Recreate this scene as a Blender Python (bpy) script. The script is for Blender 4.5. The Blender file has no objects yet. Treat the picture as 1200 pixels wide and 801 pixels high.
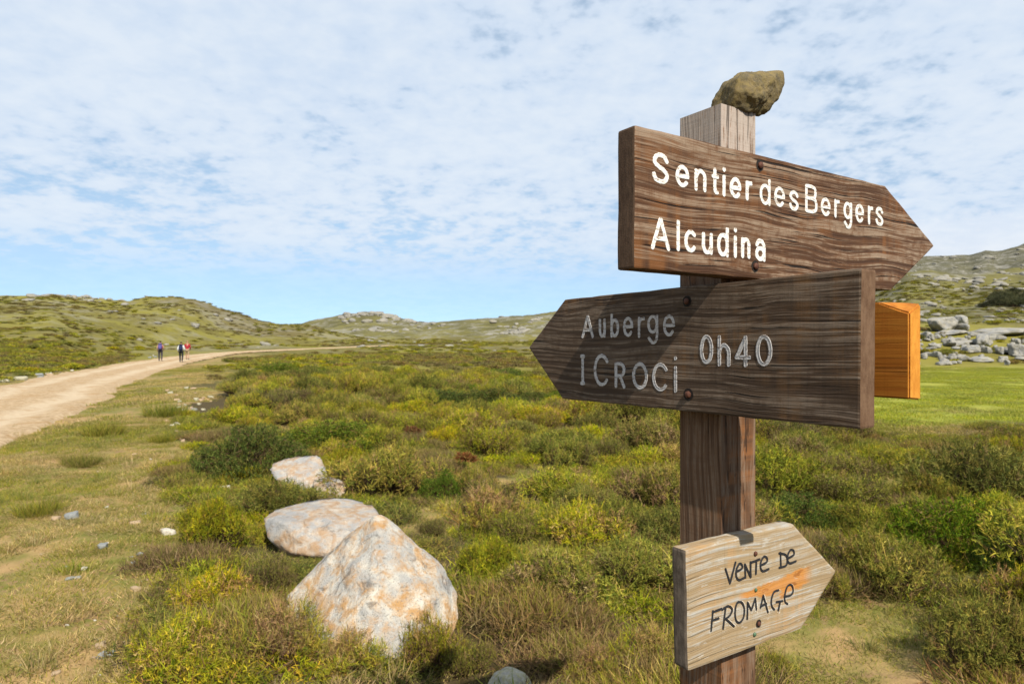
import bpy, bmesh, math, random
import numpy as np
from mathutils import Vector, Matrix

# ------------------------------------------------------------------ camera, sky, sun
scene = bpy.context.scene
COL = scene.collection
CAMZ = 1.65
F, CX, CY = 784.0, 600.0, 404.0            # focal length and horizon in photo pixels (1200 wide)
cam_d = bpy.data.cameras.new('camera'); cam = bpy.data.objects.new('camera', cam_d); COL.objects.link(cam)
cam.location = (0, 0, CAMZ); cam.rotation_euler = (math.radians(90), 0, 0)
cam_d.sensor_width = 36; cam_d.lens = 36 * F / 1200; cam_d.shift_y = 3.5 / 1200
cam_d.clip_start = .05; cam_d.clip_end = 6000
cam_d.dof.use_dof = True; cam_d.dof.focus_distance = 1.22; cam_d.dof.aperture_fstop = 11.0
scene.camera = cam

TH = math.radians(33.4)                     # how the post is turned
D1 = Vector((math.cos(TH), math.sin(TH), 0)); D2 = Vector((-math.sin(TH), math.cos(TH), 0))
N1, N2 = -D2, -D1
SUN_EL = math.radians(43.5); g = math.radians(11.5)
sh = N1 * math.cos(g) + N2 * math.sin(g)
SUN = Vector((sh.x * math.cos(SUN_EL), sh.y * math.cos(SUN_EL), math.sin(SUN_EL)))
sun_d = bpy.data.lights.new('sun', 'SUN'); sun = bpy.data.objects.new('sun', sun_d); COL.objects.link(sun)
sun_d.energy = 5.0; sun_d.angle = math.radians(.55); sun_d.color = (1, .92, .78)
sun.rotation_euler = SUN.to_track_quat('Z', 'Y').to_euler(); sun.location = (3, -8, 9)

class NT:
    def __init__(s, tree): s.t = tree; s.n = tree.nodes; s.l = tree.links
    def __call__(s, typ, ins=None, **kw):
        n = s.n.new(typ)
        for k, v in kw.items(): setattr(n, k, v)
        for k, v in (ins or {}).items():
            i = n.inputs[k]
            if isinstance(v, bpy.types.NodeSocket): s.l.new(v, i)
            else: i.default_value = v
        return n
    def math(s, op, a, b=0.0, c=None, clamp=False):
        d = {0: a, 1: b}
        if c is not None: d[2] = c
        return s('ShaderNodeMath', d, operation=op, use_clamp=clamp).outputs[0]
    def vmath(s, op, a, b=(0, 0, 0)):
        return s('ShaderNodeVectorMath', {0: a, 1: b}, operation=op).outputs[0]
    def mix(s, f, a, b, mode='MIX'):
        n = s('ShaderNodeMix', data_type='RGBA', blend_type=mode)
        for i, v in ((0, f), (6, a), (7, b)):
            if isinstance(v, bpy.types.NodeSocket): s.l.new(v, n.inputs[i])
            else: n.inputs[i].default_value = v if i == 0 else (tuple(v) + (1,))[:4]
        return n.outputs[2]
    def ramp(s, f, lo, hi):
        return s('ShaderNodeMapRange', {0: f, 1: lo, 2: hi}, interpolation_type='SMOOTHSTEP').outputs[0]
    def noise(s, vec, scale, detail=4, rough=.55, dist=0.0, out=0):
        return s('ShaderNodeTexNoise', {'Vector': vec, 'Scale': scale, 'Detail': detail, 'Roughness': rough, 'Distortion': dist}).outputs[out]

world = bpy.data.worlds.new('World'); scene.world = world; world.use_nodes = True
w = NT(world.node_tree); w.n.clear()
sky = w('ShaderNodeTexSky', sky_type='NISHITA', sun_disc=False)
sky.sun_elevation = SUN_EL; sky.sun_rotation = math.atan2(SUN.x, SUN.y)
sky.altitude = 1500; sky.air_density = 1.0; sky.dust_density = .15; sky.ozone_density = 1.0
tc = w('ShaderNodeTexCoord').outputs['Generated']
sep = w('ShaderNodeSeparateXYZ', {0: tc}); dz = sep.outputs[2]
w.l.new(w.vmath('NORMALIZE', w.vmath('ADD', tc, (0, 0, .17))), sky.inputs[0])
zz = w.math('ADD', w.math('MAXIMUM', dz, 0.0), .22)
cpx = w.math('DIVIDE', sep.outputs[0], zz); cpy = w.math('DIVIDE', sep.outputs[1], zz)
cp = w('ShaderNodeCombineXYZ', {0: cpx, 1: cpy, 2: 3.7}).outputs[0]
big = w.noise(cp, .9, 3, .5, .2)
mid = w.noise(cp, 3.4, 4, .55, .1)
dap = w.noise(cp, 15.0, 3, .5, .15)
fine = w.noise(cp, 40.0, 3, .6)
cov = w.math('ADD', w.math('MULTIPLY', big, .62), w.math('MULTIPLY', mid, .62))
cov = w.math('ADD', cov, w.math('MULTIPLY', dap, .62))
cov = w.math('ADD', cov, w.math('MULTIPLY', fine, .24))
dens = w.math('ADD', .10, w.math('MULTIPLY', w.ramp(cov, .67, 1.03), .90))
dens = w.math('MULTIPLY', dens, w.ramp(dz, .03, .17))
veil = w.math('ADD', .30, w.math('MULTIPLY', w.ramp(dz, -.02, .16), .14))
dens = w.math('MAXIMUM', dens, veil)
dens = w.math('MULTIPLY', dens, .93)
shade = w.ramp(w.math('ADD', w.math('MULTIPLY', dap, .6), w.math('MULTIPLY', mid, .5)), .35, .75)
ccol = w.mix(shade, (3.8, 4.45, 5.35), (4.55, 5.0, 5.55))
# one fair-weather cumulus low behind the mountains on the right
cdir = Vector((.69, 1, .158)).normalized()
cv = w.vmath('MULTIPLY', w.vmath('SUBTRACT', tc, tuple(cdir)), (7.5, 7.5, 19))
cl_ = w('ShaderNodeVectorMath', {0: cv}, operation='LENGTH').outputs['Value']
cu = w.math('ADD', w.math('SUBTRACT', .62, w.math('MULTIPLY', cl_, .75)), w.math('MULTIPLY', w.math('SUBTRACT', w.noise(tc, 26, 5, .6), .5), 1.1))
cu = w.ramp(cu, .0, .22)
skyc = w('ShaderNodeHueSaturation', {'Hue': .48, 'Saturation': 1.0, 'Value': 1.15, 'Color': sky.outputs[0]}).outputs[0]
c1 = w.mix(cu, skyc, (5.0, 5.15, 5.4))
c2 = w.mix(dens, c1, ccol)
bg = w('ShaderNodeBackground', {'Color': c2, 'Strength': .1})
w.l.new(bg.outputs[0], w('ShaderNodeOutputWorld').inputs[0])

vs = scene.view_settings
vs.view_transform = 'Standard'; vs.look = 'None'; vs.exposure = 0.8; vs.gamma = 1.0; vs.use_curve_mapping = False

# ------------------------------------------------------------------ noise and terrain height
def _h(ix, iy, iz, seed):
    n = (ix.astype(np.int64) * 374761393 + iy.astype(np.int64) * 668265263 + iz.astype(np.int64) * 2147483647 + seed * 974711) & 0xffffffff
    n = ((n ^ (n >> 13)) * 1274126177) & 0xffffffff
    n = (n ^ (n >> 16)) * 2246822519 & 0xffffffff
    return ((n ^ (n >> 15)) & 0xffffff) / float(0xffffff)
def noise3(x, y, z, seed=0):
    x, y, z = np.broadcast_arrays(np.asarray(x, float), np.asarray(y, float), np.asarray(z, float))
    x0, y0, z0 = np.floor(x), np.floor(y), np.floor(z)
    u, v, t = x - x0, y - y0, z - z0
    u, v, t = (a * a * a * (a * (a * 6 - 15) + 10) for a in (u, v, t))
    r = 0
    for dx in (0, 1):
        for dy in (0, 1):
            for dz_ in (0, 1):
                r = r + _h(x0 + dx, y0 + dy, z0 + dz_, seed) * (u if dx else 1 - u) * (v if dy else 1 - v) * (t if dz_ else 1 - t)
    return r * 2 - 1
def fbm(x, y, z=0.0, oct=4, seed=0, gain=.5):
    s, a, f = 0, 1.0, 1.0
    for o in range(oct):
        s = s + a * noise3(np.asarray(x) * f, np.asarray(y) * f, np.asarray(z) * f, seed + o * 17); a *= gain; f *= 2.03
    return s
def sstep(a, b, x):
    t = np.clip((x - a) / (b - a), 0, 1); return t * t * (3 - 2 * t)

# ridge lines: photo columns and rows at the depth where each hill stands
LAYERS = [
 (235., 42., [(-700, 352), (-300, 349), (0, 352), (60, 350), (110, 355.5), (150, 357), (180, 352), (205, 350.5), (228, 353), (250, 361), (300, 374), (350, 382), (400, 393), (450, 402), (520, 412)]),
 (650., 330., [(200, 404), (300, 396), (355, 382), (390, 374), (430, 366.5), (465, 371), (500, 377), (540, 373), (600, 368.5), (645, 366), (720, 362), (800, 356), (900, 350), (1000, 350), (1200, 360), (1600, 370)]),
 (310., 80., [(780, 408), (850, 400), (950, 368), (1034, 338), (1062, 323), (1090, 321), (1130, 327), (1160, 322), (1200, 320), (1400, 310), (1900, 320)]),
 (1050., 420., [(700, 404), (850, 350), (1000, 318), (1084, 301), (1118, 299), (1137, 301), (1156, 295), (1171, 296.5), (1200, 289), (1400, 262), (1900, 280)]),
]
PATH_R = [(-4.0, -1), (-4.8, 2), (-8.5, 11.1), (-12, 19.6), (-16, 28), (-23.6, 46), (-28.5, 60), (-33., 75), (-36.5, 88), (-37.3, 100), (-34.3, 125), (-31.5, 150), (-29, 166)]
PATH_L = [(-9.2, -1), (-10., 2), (-13.2, 11), (-16.8, 19.6), (-20.8, 27), (-29.0, 46), (-34.5, 62), (-38.2, 78), (-40.2, 92), (-40.3, 106), (-37, 130), (-34, 152), (-31, 168)]
pl, pr = np.array(PATH_L, float), np.array(PATH_R, float)
def path_dist(x, y):
    """signed distance outside the track (negative on it), roughly"""
    x = np.asarray(x, float); y = np.asarray(y, float)
    c = (pl + pr) / 2; hw = np.linalg.norm(pl - pr, axis=1) / 2
    best = np.full(x.shape, 1e9)
    for i in range(len(c) - 1):
        a, b = c[i], c[i + 1]; ab = b - a
        t = np.clip(((x - a[0]) * ab[0] + (y - a[1]) * ab[1]) / (ab @ ab), 0, 1)
        d = np.hypot(x - a[0] - t * ab[0], y - a[1] - t * ab[1]) - (hw[i] * (1 - t) + hw[i + 1] * t) * .9
        best = np.minimum(best, d)
    return best
def base_z(x, y):
    x = np.asarray(x, float); y = np.asarray(y, float)
    r = np.hypot(x, y)
    Y = np.maximum(y, 2.0); px = np.clip(CX + F * x / Y, -900, 2200)
    z = .0135 * np.clip(r - 55, 0, 300)
    hill = np.zeros_like(z)
    for R, Y0, tab in LAYERS:
        tx, ty = zip(*tab)
        hgt = np.maximum(CAMZ + (CY - np.interp(px, tx, ty)) / F * R - np.minimum(.0135 * (R - 55), 4.05), 0)
        Yq = np.interp(px, [-900, 60, 190, 300], [42, 42, 120, 170]) if Y0 == 42. else Y0
        s = (y - Yq) / (R - Yq)
        prof = np.where(s < 1, .35 * np.clip(s, 0, 1) + .65 * sstep(0, 1, s), 1 - .25 * sstep(1, 2.4, s))
        edge = sstep(-900, -700, px) * (1 - sstep(1900, 2200, px))
        hill = np.maximum(hill, hgt * prof * np.maximum(edge, .3))
    # bedrock knoll that carries the rocky outcrop on the right
    kn = sstep(50, 74, y) * (1 - sstep(84, 130, y)) * sstep(28, 40, x + (y - 70) * -.55) * 3.7
    return z + np.maximum(hill, kn)
def ground_z(x, y):
    x = np.asarray(x, float); y = np.asarray(y, float)
    r = np.hypot(x, y); z = base_z(x, y)
    pm = np.clip((path_dist(x, y) + .3) / (1.9 + .1 * np.maximum(r - 60, 0)), 0, 1); pm = pm * pm * (3 - 2 * pm)
    z = z + fbm(x * .9, y * .9, 0, 3, 5) * .045 * pm * np.exp(-r / 40) + fbm(x * 5, y * 5, 0, 2, 9) * .012 * np.exp(-r / 12) * pm
    z = z + fbm(x / 14, y / 14, 3, 4, 21) * np.clip((r - 30) / 260, 0, 1) * 1.1 * pm
    z = z + fbm(x / 90, y / 90, 1, 4, 31) * np.clip((r - 260) / 600, 0, 1) * 5
    bank = (1 - sstep(0, 2.5, path_dist(x, y) - .3))
    return z - .05 * bank * (1 - pm) + .12 * sstep(.2, 2.2, path_dist(x, y)) * (x < -6) * sstep(8, 25, r) * np.exp(-r / 80)
def gz(x, y): return float(ground_z(np.array([x]), np.array([y]))[0])
def ground_at(px, py):
    """point on the ground that a photo pixel looks at"""
    lo, hi = 1.5, 400.0
    dx, dzv = (px - CX) / F, -(py - CY) / F
    t = np.exp(np.linspace(math.log(lo), math.log(hi), 900))
    d = CAMZ + dzv * t - ground_z(dx * t, t)
    i = int(np.argmax(d < 0)) if (d < 0).any() else len(t) - 1
    k = t[i]; return Vector((dx * k, k, gz(dx * k, k)))
def at(px, py, D): return Vector(((px - CX) / F * D, D, CAMZ - (py - CY) / F * D))

# ------------------------------------------------------------------ helpers
def tag(o, label=None, cat=None, group=None, kind=None):
    if label: o['label'] = label
    if cat: o['category'] = cat
    if group: o['group'] = group
    if kind: o['kind'] = kind
    return o
def link(name, me, mat=None, parent=None):
    o = bpy.data.objects.new(name, me); COL.objects.link(o)
    if mat is not None and me is not None and not me.materials: me.materials.append(mat)
    if parent is not None: o.parent = parent
    return o
def empty(name, loc=(0, 0, 0), rz=0.0):
    o = bpy.data.objects.new(name, None); COL.objects.link(o); o.location = loc; o.rotation_euler = (0, 0, rz)
    o.empty_display_size = .1; return o
def mesh_np(name, v, f, col=None, smooth=False):
    """f: (n,3) or (n,4) int array, or a list of such arrays"""
    me = bpy.data.meshes.new(name); v = np.asarray(v, np.float32)
    fs = f if isinstance(f, list) else [f]
    fs = [np.asarray(a, np.int32) for a in fs if len(a)]
    idx = np.concatenate([a.ravel() for a in fs]); tot = np.concatenate([np.full(len(a), a.shape[1], np.int32) for a in fs])
    me.vertices.add(len(v)); me.vertices.foreach_set('co', v.ravel())
    me.loops.add(len(idx)); me.loops.foreach_set('vertex_index', idx)
    me.polygons.add(len(tot)); st = np.zeros(len(tot), np.int32); st[1:] = np.cumsum(tot)[:-1]
    me.polygons.foreach_set('loop_start', st)
    if smooth: me.polygons.foreach_set('use_smooth', np.ones(len(tot), bool))
    me.update(calc_edges=True)
    if col is not None:
        a = me.color_attributes.new('Col', 'FLOAT_COLOR', 'POINT')
        col = np.asarray(col); c = np.ones((len(v), 4), np.float32); c[:, :col.shape[1]] = col; a.data.foreach_set('color', c.ravel())
    return me
def bm_mesh(name, bm, smooth=False):
    me = bpy.data.meshes.new(name); bm.to_mesh(me); bm.free()
    if smooth:
        for p in me.polygons: p.use_smooth = True
    return me

# ------------------------------------------------------------------ materials
def new_mat(name):
    m = bpy.data.materials.new(name); m.use_nodes = True; t = NT(m.node_tree); t.n.clear()
    out = t('ShaderNodeOutputMaterial'); return m, t, out
ALB = .70                                   # overall reflectance level of everything built
def finish(t, out, col, rough=.8, bump=None, dist=.01, strength=.5, spec=.3, metal=0.0):
    c_ = t.mix(1.0, col, (ALB, ALB, ALB), 'MULTIPLY')
    ins = {'Base Color': c_, 'Roughness': rough, 'Specular IOR Level': spec, 'Metallic': metal}
    if bump is not None:
        ins['Normal'] = t('ShaderNodeBump', {'Height': bump, 'Distance': dist, 'Strength': strength}).outputs[0]
    b = t('ShaderNodeBsdfPrincipled', ins); t.l.new(b.outputs[0], out.inputs[0]); return b

def mat_simple(name, col, rough=.7, var=.25, scale=20, spec=.3, metal=0.0):
    m, t, o = new_mat(name); v = t('ShaderNodeTexCoord').outputs['Object']
    n = t.noise(v, scale, 4)
    c = t.mix(n, tuple(x * (1 - var) for x in col), tuple(min(1, x * (1 + var)) for x in col))
    finish(t, o, c, rough, n, .002, .4, spec, metal); return m

def mat_wood(name, axis, dark, light, grey, greyamt, orange=None, crack=.55, streak=None, topgrey=None, relief=1.0):
    m, t, o = new_mat(name)
    v = t('ShaderNodeTexCoord').outputs['Object']
    if axis == 'z':                                    # grain runs along the local x of the shader's space
        s_ = t('ShaderNodeSeparateXYZ', {0: v}); v0 = t('ShaderNodeCombineXYZ', {0: s_.outputs[2], 1: s_.outputs[0], 2: s_.outputs[1]}).outputs[0]
    else: v0 = v
    wob = t.noise(t.vmath('MULTIPLY', v0, (3.2, 5, 5)), 1.0, 2, .5, 0, 1)
    wob = t.vmath('MULTIPLY', t.vmath('SUBTRACT', wob, (.5, .5, .5)), (0, .03, .036))
    vv = t.vmath('ADD', v0, wob)
    ring = t.noise(t.vmath('MULTIPLY', vv, (2.2, 70, 105)), 1.0, 3, .62)
    ring2 = t.noise(t.vmath('MULTIPLY', vv, (7., 200, 330)), 1.0, 3, .6)
    crk = t.noise(t.vmath('MULTIPLY', vv, (2.6, 80, 170)), 1.0, 3, .55)
    saw = t.noise(t.vmath('MULTIPLY', v0, (260, 2, 9)), 1.0, 2, .5)
    saw2 = t.noise(t.vmath('MULTIPLY', v0, (46, 1, 2.2)), 1.0, 2, .5)
    blot = t.noise(t.vmath('MULTIPLY', v0, (4, 7, 9)), 1.0, 4, .6)
    mott = t.noise(v0, 55, 4, .65)
    g1 = t.ramp(ring, .33, .66)
    c = t.mix(g1, dark, light)
    if orange: c = t.mix(t.math('MULTIPLY', t.ramp(blot, .46, .64), t.ramp(saw2, .35, .65)), c, orange)
    gm = t.math('MULTIPLY', t.ramp(t.math('ADD', t.math('MULTIPLY', ring, .6), t.math('MULTIPLY', ring2, .5)), .50, .66), greyamt)
    gm = t.math('MULTIPLY', gm, t.ramp(t.math('ADD', t.math('MULTIPLY', blot, .5), t.math('MULTIPLY', mott, .6)), .36, .62))
    c = t.mix(gm, c, grey)
    if topgrey:
        zs = t('ShaderNodeSeparateXYZ', {0: v}).outputs[2]
        tg = t.math('MULTIPLY', t.ramp(zs, topgrey[1] - .1, topgrey[1] + .05), t.ramp(t.math('ADD', ring2, t.math('MULTIPLY', mott, .4)), .45, .7))
        c = t.mix(t.math('MULTIPLY', tg, .9), c, topgrey[0])
    c = t.mix(t.math('MULTIPLY', t.ramp(saw, .55, .75), .18), c, tuple(x * .35 for x in dark))
    if streak: c = streak(t, v, c, mott, ring2)
    cm = t.math('MULTIPLY', t.ramp(crk, .385, .335), crack)
    c = t.mix(cm, c, tuple(x * .14 for x in dark))
    hgt = t.math('ADD', t.math('MULTIPLY', ring, 1.0), t.math('MULTIPLY', ring2, .45))
    hgt = t.math('ADD', hgt, t.math('MULTIPLY', saw, .12))
    hgt = t.math('SUBTRACT', hgt, t.math('MULTIPLY', t.ramp(crk, .40, .32), 1.3 * crack))
    finish(t, o, c, .78, hgt, .0028 * relief, .8, .25)
    return m

def sign3_streak(t, v, c, mott, ring2):
    # orange stain that runs as a slanting lens between the two lines of writing
    s_ = t('ShaderNodeSeparateXYZ', {0: v}); x, z = s_.outputs[0], s_.outputs[2]
    n = t.noise(t.vmath('MULTIPLY', v, (25, 10, 60)), 1.0, 4, .6)
    zc = t.math('ADD', -.459, t.math('MULTIPLY', t.math('SUBTRACT', x, .05), -.01))
    hw = t.math('MULTIPLY', .016, t.ramp(x, .02, .15))
    hw = t.math('ADD', hw, .006)
    d = t.math('DIVIDE', t.math('ABSOLUTE', t.math('SUBTRACT', z, zc)), hw)
    mk = t.math('SUBTRACT', t.math('ADD', 1.0, t.math('MULTIPLY', t.math('SUBTRACT', n, .5), 2.4)), d)
    mk = t.math('MULTIPLY', t.ramp(mk, .0, .35), t.math('MULTIPLY', t.ramp(x, .0, .03), t.ramp(x, .24, .20)))
    c = t.mix(t.math('MULTIPLY', mk, .85), c, (.50, .20, .03))
    dk = t.math('MULTIPLY', mk, t.ramp(n, .56, .68))
    c = t.mix(t.math('MULTIPLY', dk, .7), c, (.22, .07, .012))
    fl = t.ramp(t.noise(t.vmath('MULTIPLY', v, (30, 20, 120)), 1.0, 4, .65), .60, .68)
    return t.mix(t.math('MULTIPLY', fl, .55), c, (.50, .48, .44))

def mat_end(name, dark, light, axis=0):
    m, t, o = new_mat(name); v = t('ShaderNodeTexCoord').outputs['Object']
    n = t.noise(v, 38, 5, .65); f = t.noise(t.vmath('MULTIPLY', v, (1, 160, 45)), 1.0, 3, .6); q = t.noise(v, 420, 3, .6)
    c = t.mix(t.ramp(t.math('ADD', t.math('MULTIPLY', n, .6), t.math('MULTIPLY', f, .4)), .35, .65), dark, light)
    c = t.mix(t.math('MULTIPLY', t.ramp(q, .58, .72), .35), c, tuple(x * .3 for x in dark))
    finish(t, o, c, .85, t.math('ADD', f, t.math('MULTIPLY', q, .5)), .0015, .6, .2); return m
END1 = mat_end('end_grain_dark', (.060, .034, .020), (.105, .064, .040))
END2 = mat_end('end_grain_brown', (.105, .056, .030), (.175, .105, .062))
END3 = mat_end('end_grain_grey_shaded', (.085, .066, .050), (.17, .135, .105))  # end grain with the shade on this end painted into its colour
END4 = mat_end('end_grain_orange_lit', (.50, .19, .02), (.66, .29, .04))  # end grain, brighter than the face: sunlight on it painted in
def add_end(o, mat):
    o.data.materials.append(mat)
    for p in o.data.polygons:
        if abs(p.normal.x) > .93: p.material_index = 1
WOOD1 = mat_wood('wood_dark_stained', 'x', (.052, .021, .008), (.128, .056, .022), (.28, .205, .145), .95, (.155, .060, .016), .95)
WOOD2 = mat_wood('wood_grey_brown', 'x', (.045, .026, .015), (.098, .062, .038), (.22, .17, .13), .75, (.13, .065, .024), .85)
WOOD3 = mat_wood('wood_pale_weathered', 'x', (.30, .215, .12), (.37, .28, .17), (.40, .385, .35), 1.0, (.40, .25, .12), .26, sign3_streak)
WOOD4 = mat_wood('wood_orange_varnish', 'x', (.34, .105, .007), (.47, .165, .013), (.50, .21, .03), .4, (.40, .12, .008), .3, relief=.3)
WOODP = mat_wood('wood_post', 'z', (.085, .042, .021), (.165, .092, .050), (.23, .175, .13), .55, (.22, .09, .03), .7, None, ((.43, .365, .32), .33))

def mat_paint(name, col, wear_col, wear, rough=.6):
    m, t, o = new_mat(name); v = t('ShaderNodeTexCoord').outputs['Object']
    n = t.noise(t.vmath('MULTIPLY', v, (60, 200, 330)), 1.0, 4, .65); n2 = t.noise(v, 500, 3, .6)
    k = t.ramp(t.math('ADD', t.math('MULTIPLY', n, .7), t.math('MULTIPLY', n2, .3)), wear, wear + .1)
    c = t.mix(k, wear_col, t.mix(n2, tuple(x * .88 for x in col), col))
    finish(t, o, c, rough, n, .0012, .6, .3); return m
PAINT_W = mat_paint('paint_white', (.84, .83, .80), (.26, .18, .12), .385)
PAINT_G = mat_paint('paint_grey_white', (.58, .57, .58), (.19, .15, .13), .40)
PAINT_K = mat_paint('paint_black', (.018, .018, .022), (.09, .07, .05), .28)
PAINT_K.name = 'marker_black'
PAINT_WW = mat_paint('paint_white_worn', (.74, .72, .66), (.50, .40, .27), .47)
RUST = mat_simple('rusty_iron_shaded', (.10, .036, .020), .75, .6, 220, .4, .3)  # rust, darkened to paint in the shade on the recessed heads
HOLE_SHADE = mat_simple('dark_hole', (.012, .008, .006), .9, .2, 200)  # near-black colour painting the shade inside a bolt recess
GREENM = mat_simple('green_screw', (.09, .17, .10), .5, .4, 300, .4, .4)

def mat_rock(name, pale, grey, lichen, lich_amt, dark_amt, scale=1.0, speck=.5, smoothb=.5):
    m, t, o = new_mat(name); v = t('ShaderNodeTexCoord').outputs['Object']
    oi = t('ShaderNodeObjectInfo').outputs['Random']
    v = t.vmath('ADD', v, t('ShaderNodeCombineXYZ', {0: t.math('MULTIPLY', oi, 37), 1: t.math('MULTIPLY', oi, 11), 2: 0}).outputs[0])
    a = t.noise(v, 2.2 * scale, 5, .6, .6); b = t.noise(v, 5.5 * scale, 5, .65, .4); s1 = t.noise(v, 60 * scale, 3, .7); s2 = t.noise(v, 150 * scale, 2, .6)
    c = t.mix(t.ramp(a, .35, .65), grey, pale)
    lm = t.ramp(t.math('ADD', t.math('MULTIPLY', b, .6), t.math('MULTIPLY', a, .4)), .42, .62)
    c = t.mix(t.math('MULTIPLY', lm, lich_amt), c, t.mix(s1, tuple(x * .62 for x in lichen), tuple(min(1, x * 1.25) for x in lichen)))
    wh = t.ramp(t.noise(v, 9 * scale, 4, .7), .58, .66)
    c = t.mix(t.math('MULTIPLY', wh, .45), c, tuple(min(.7, x * 1.25) for x in pale))
    c = t.mix(t.math('MULTIPLY', t.ramp(s1, .56, .70), speck), c, tuple(x * .38 for x in grey))
    c = t.mix(t.math('MULTIPLY', t.ramp(t.noise(v, 3.3 * scale, 6, .72, .9), .57, .66), dark_amt), c, (.085, .08, .075))
    h = t.math('ADD', t.math('MULTIPLY', b, .8), t.math('ADD', t.math('MULTIPLY', s1, .30), t.math('MULTIPLY', s2, .12)))
    finish(t, o, c, .88, h, .05 / scale, smoothb, .2); return m
ROCK_BIG = mat_rock('granite_orange_lichen', (.78, .74, .65), (.46, .45, .43), (.56, .29, .075), .88, .6, 2.0, 1.0, 1.5)
ROCK_PALE = mat_rock('granite_pale_pink', (.58, .51, .43), (.38, .38, .38), (.44, .26, .12), .8, .40, 2.2, .8, 1.2)
ROCK_GREY = mat_rock('granite_grey_lichen', (.54, .51, .43), (.34, .32, .27), (.36, .33, .12), .8, .6, 9, .6, .7)
ROCK_BLUE = mat_rock('stone_blue_grey', (.30, .32, .33), (.19, .21, .22), (.34, .30, .22), .4, .25, 8, .4, .5)
ROCK_WHITE = mat_rock('stone_white', (.66, .62, .55), (.48, .46, .42), (.52, .40, .24), .4, .1, 8, .3, .5)
ROCK_TAN = mat_rock('stone_tan', (.48, .36, .24), (.33, .25, .17), (.42, .28, .14), .5, .2, 8, .4, .5)
ROCK_TOP = mat_rock('stone_olive_brown', (.22, .165, .085), (.115, .095, .055), (.25, .19, .06), .6, .35, 16, .6, 1.0)
ROCK_CROP = mat_rock('granite_outcrop', (.40, .385, .355), (.23, .235, .24), (.27, .24, .15), .55, .55, .8, .3, .8)
ROCK_FAR = mat_rock('granite_far', (.33, .315, .28), (.22, .215, .20), (.24, .21, .13), .5, .4, .5, .3, .6)

def mat_foliage(name, rough=.6, trans=.2, hue=.03, val=.36):
    m, t, o = new_mat(name)
    c = t('ShaderNodeAttribute', attribute_name='Col').outputs['Color']
    r = t('ShaderNodeObjectInfo').outputs['Random']
    r2 = t.math('FRACT', t.math('MULTIPLY', r, 7.31))
    c = t('ShaderNodeHueSaturation', {'Hue': t.math('ADD', .5 - hue / 2, t.math('MULTIPLY', r, hue)), 'Saturation': t.math('ADD', .88, t.math('MULTIPLY', r2, .2)), 'Value': t.math('ADD', .79 - val / 2, t.math('MULTIPLY', r2, val)), 'Color': c}).outputs[0]
    d = t('ShaderNodeBsdfPrincipled', {'Base Color': c, 'Roughness': rough, 'Specular IOR Level': .06})
    tr = t('ShaderNodeBsdfTranslucent', {'Color': c})
    mx = t('ShaderNodeMixShader', {0: trans, 1: d.outputs[0], 2: tr.outputs[0]})
    t.l.new(mx.outputs[0], o.inputs[0]); return m
LEAF = mat_foliage('leaf_twigs'); GRASS = mat_foliage('grass_blades', .65, .25, .02, .25)

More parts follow.
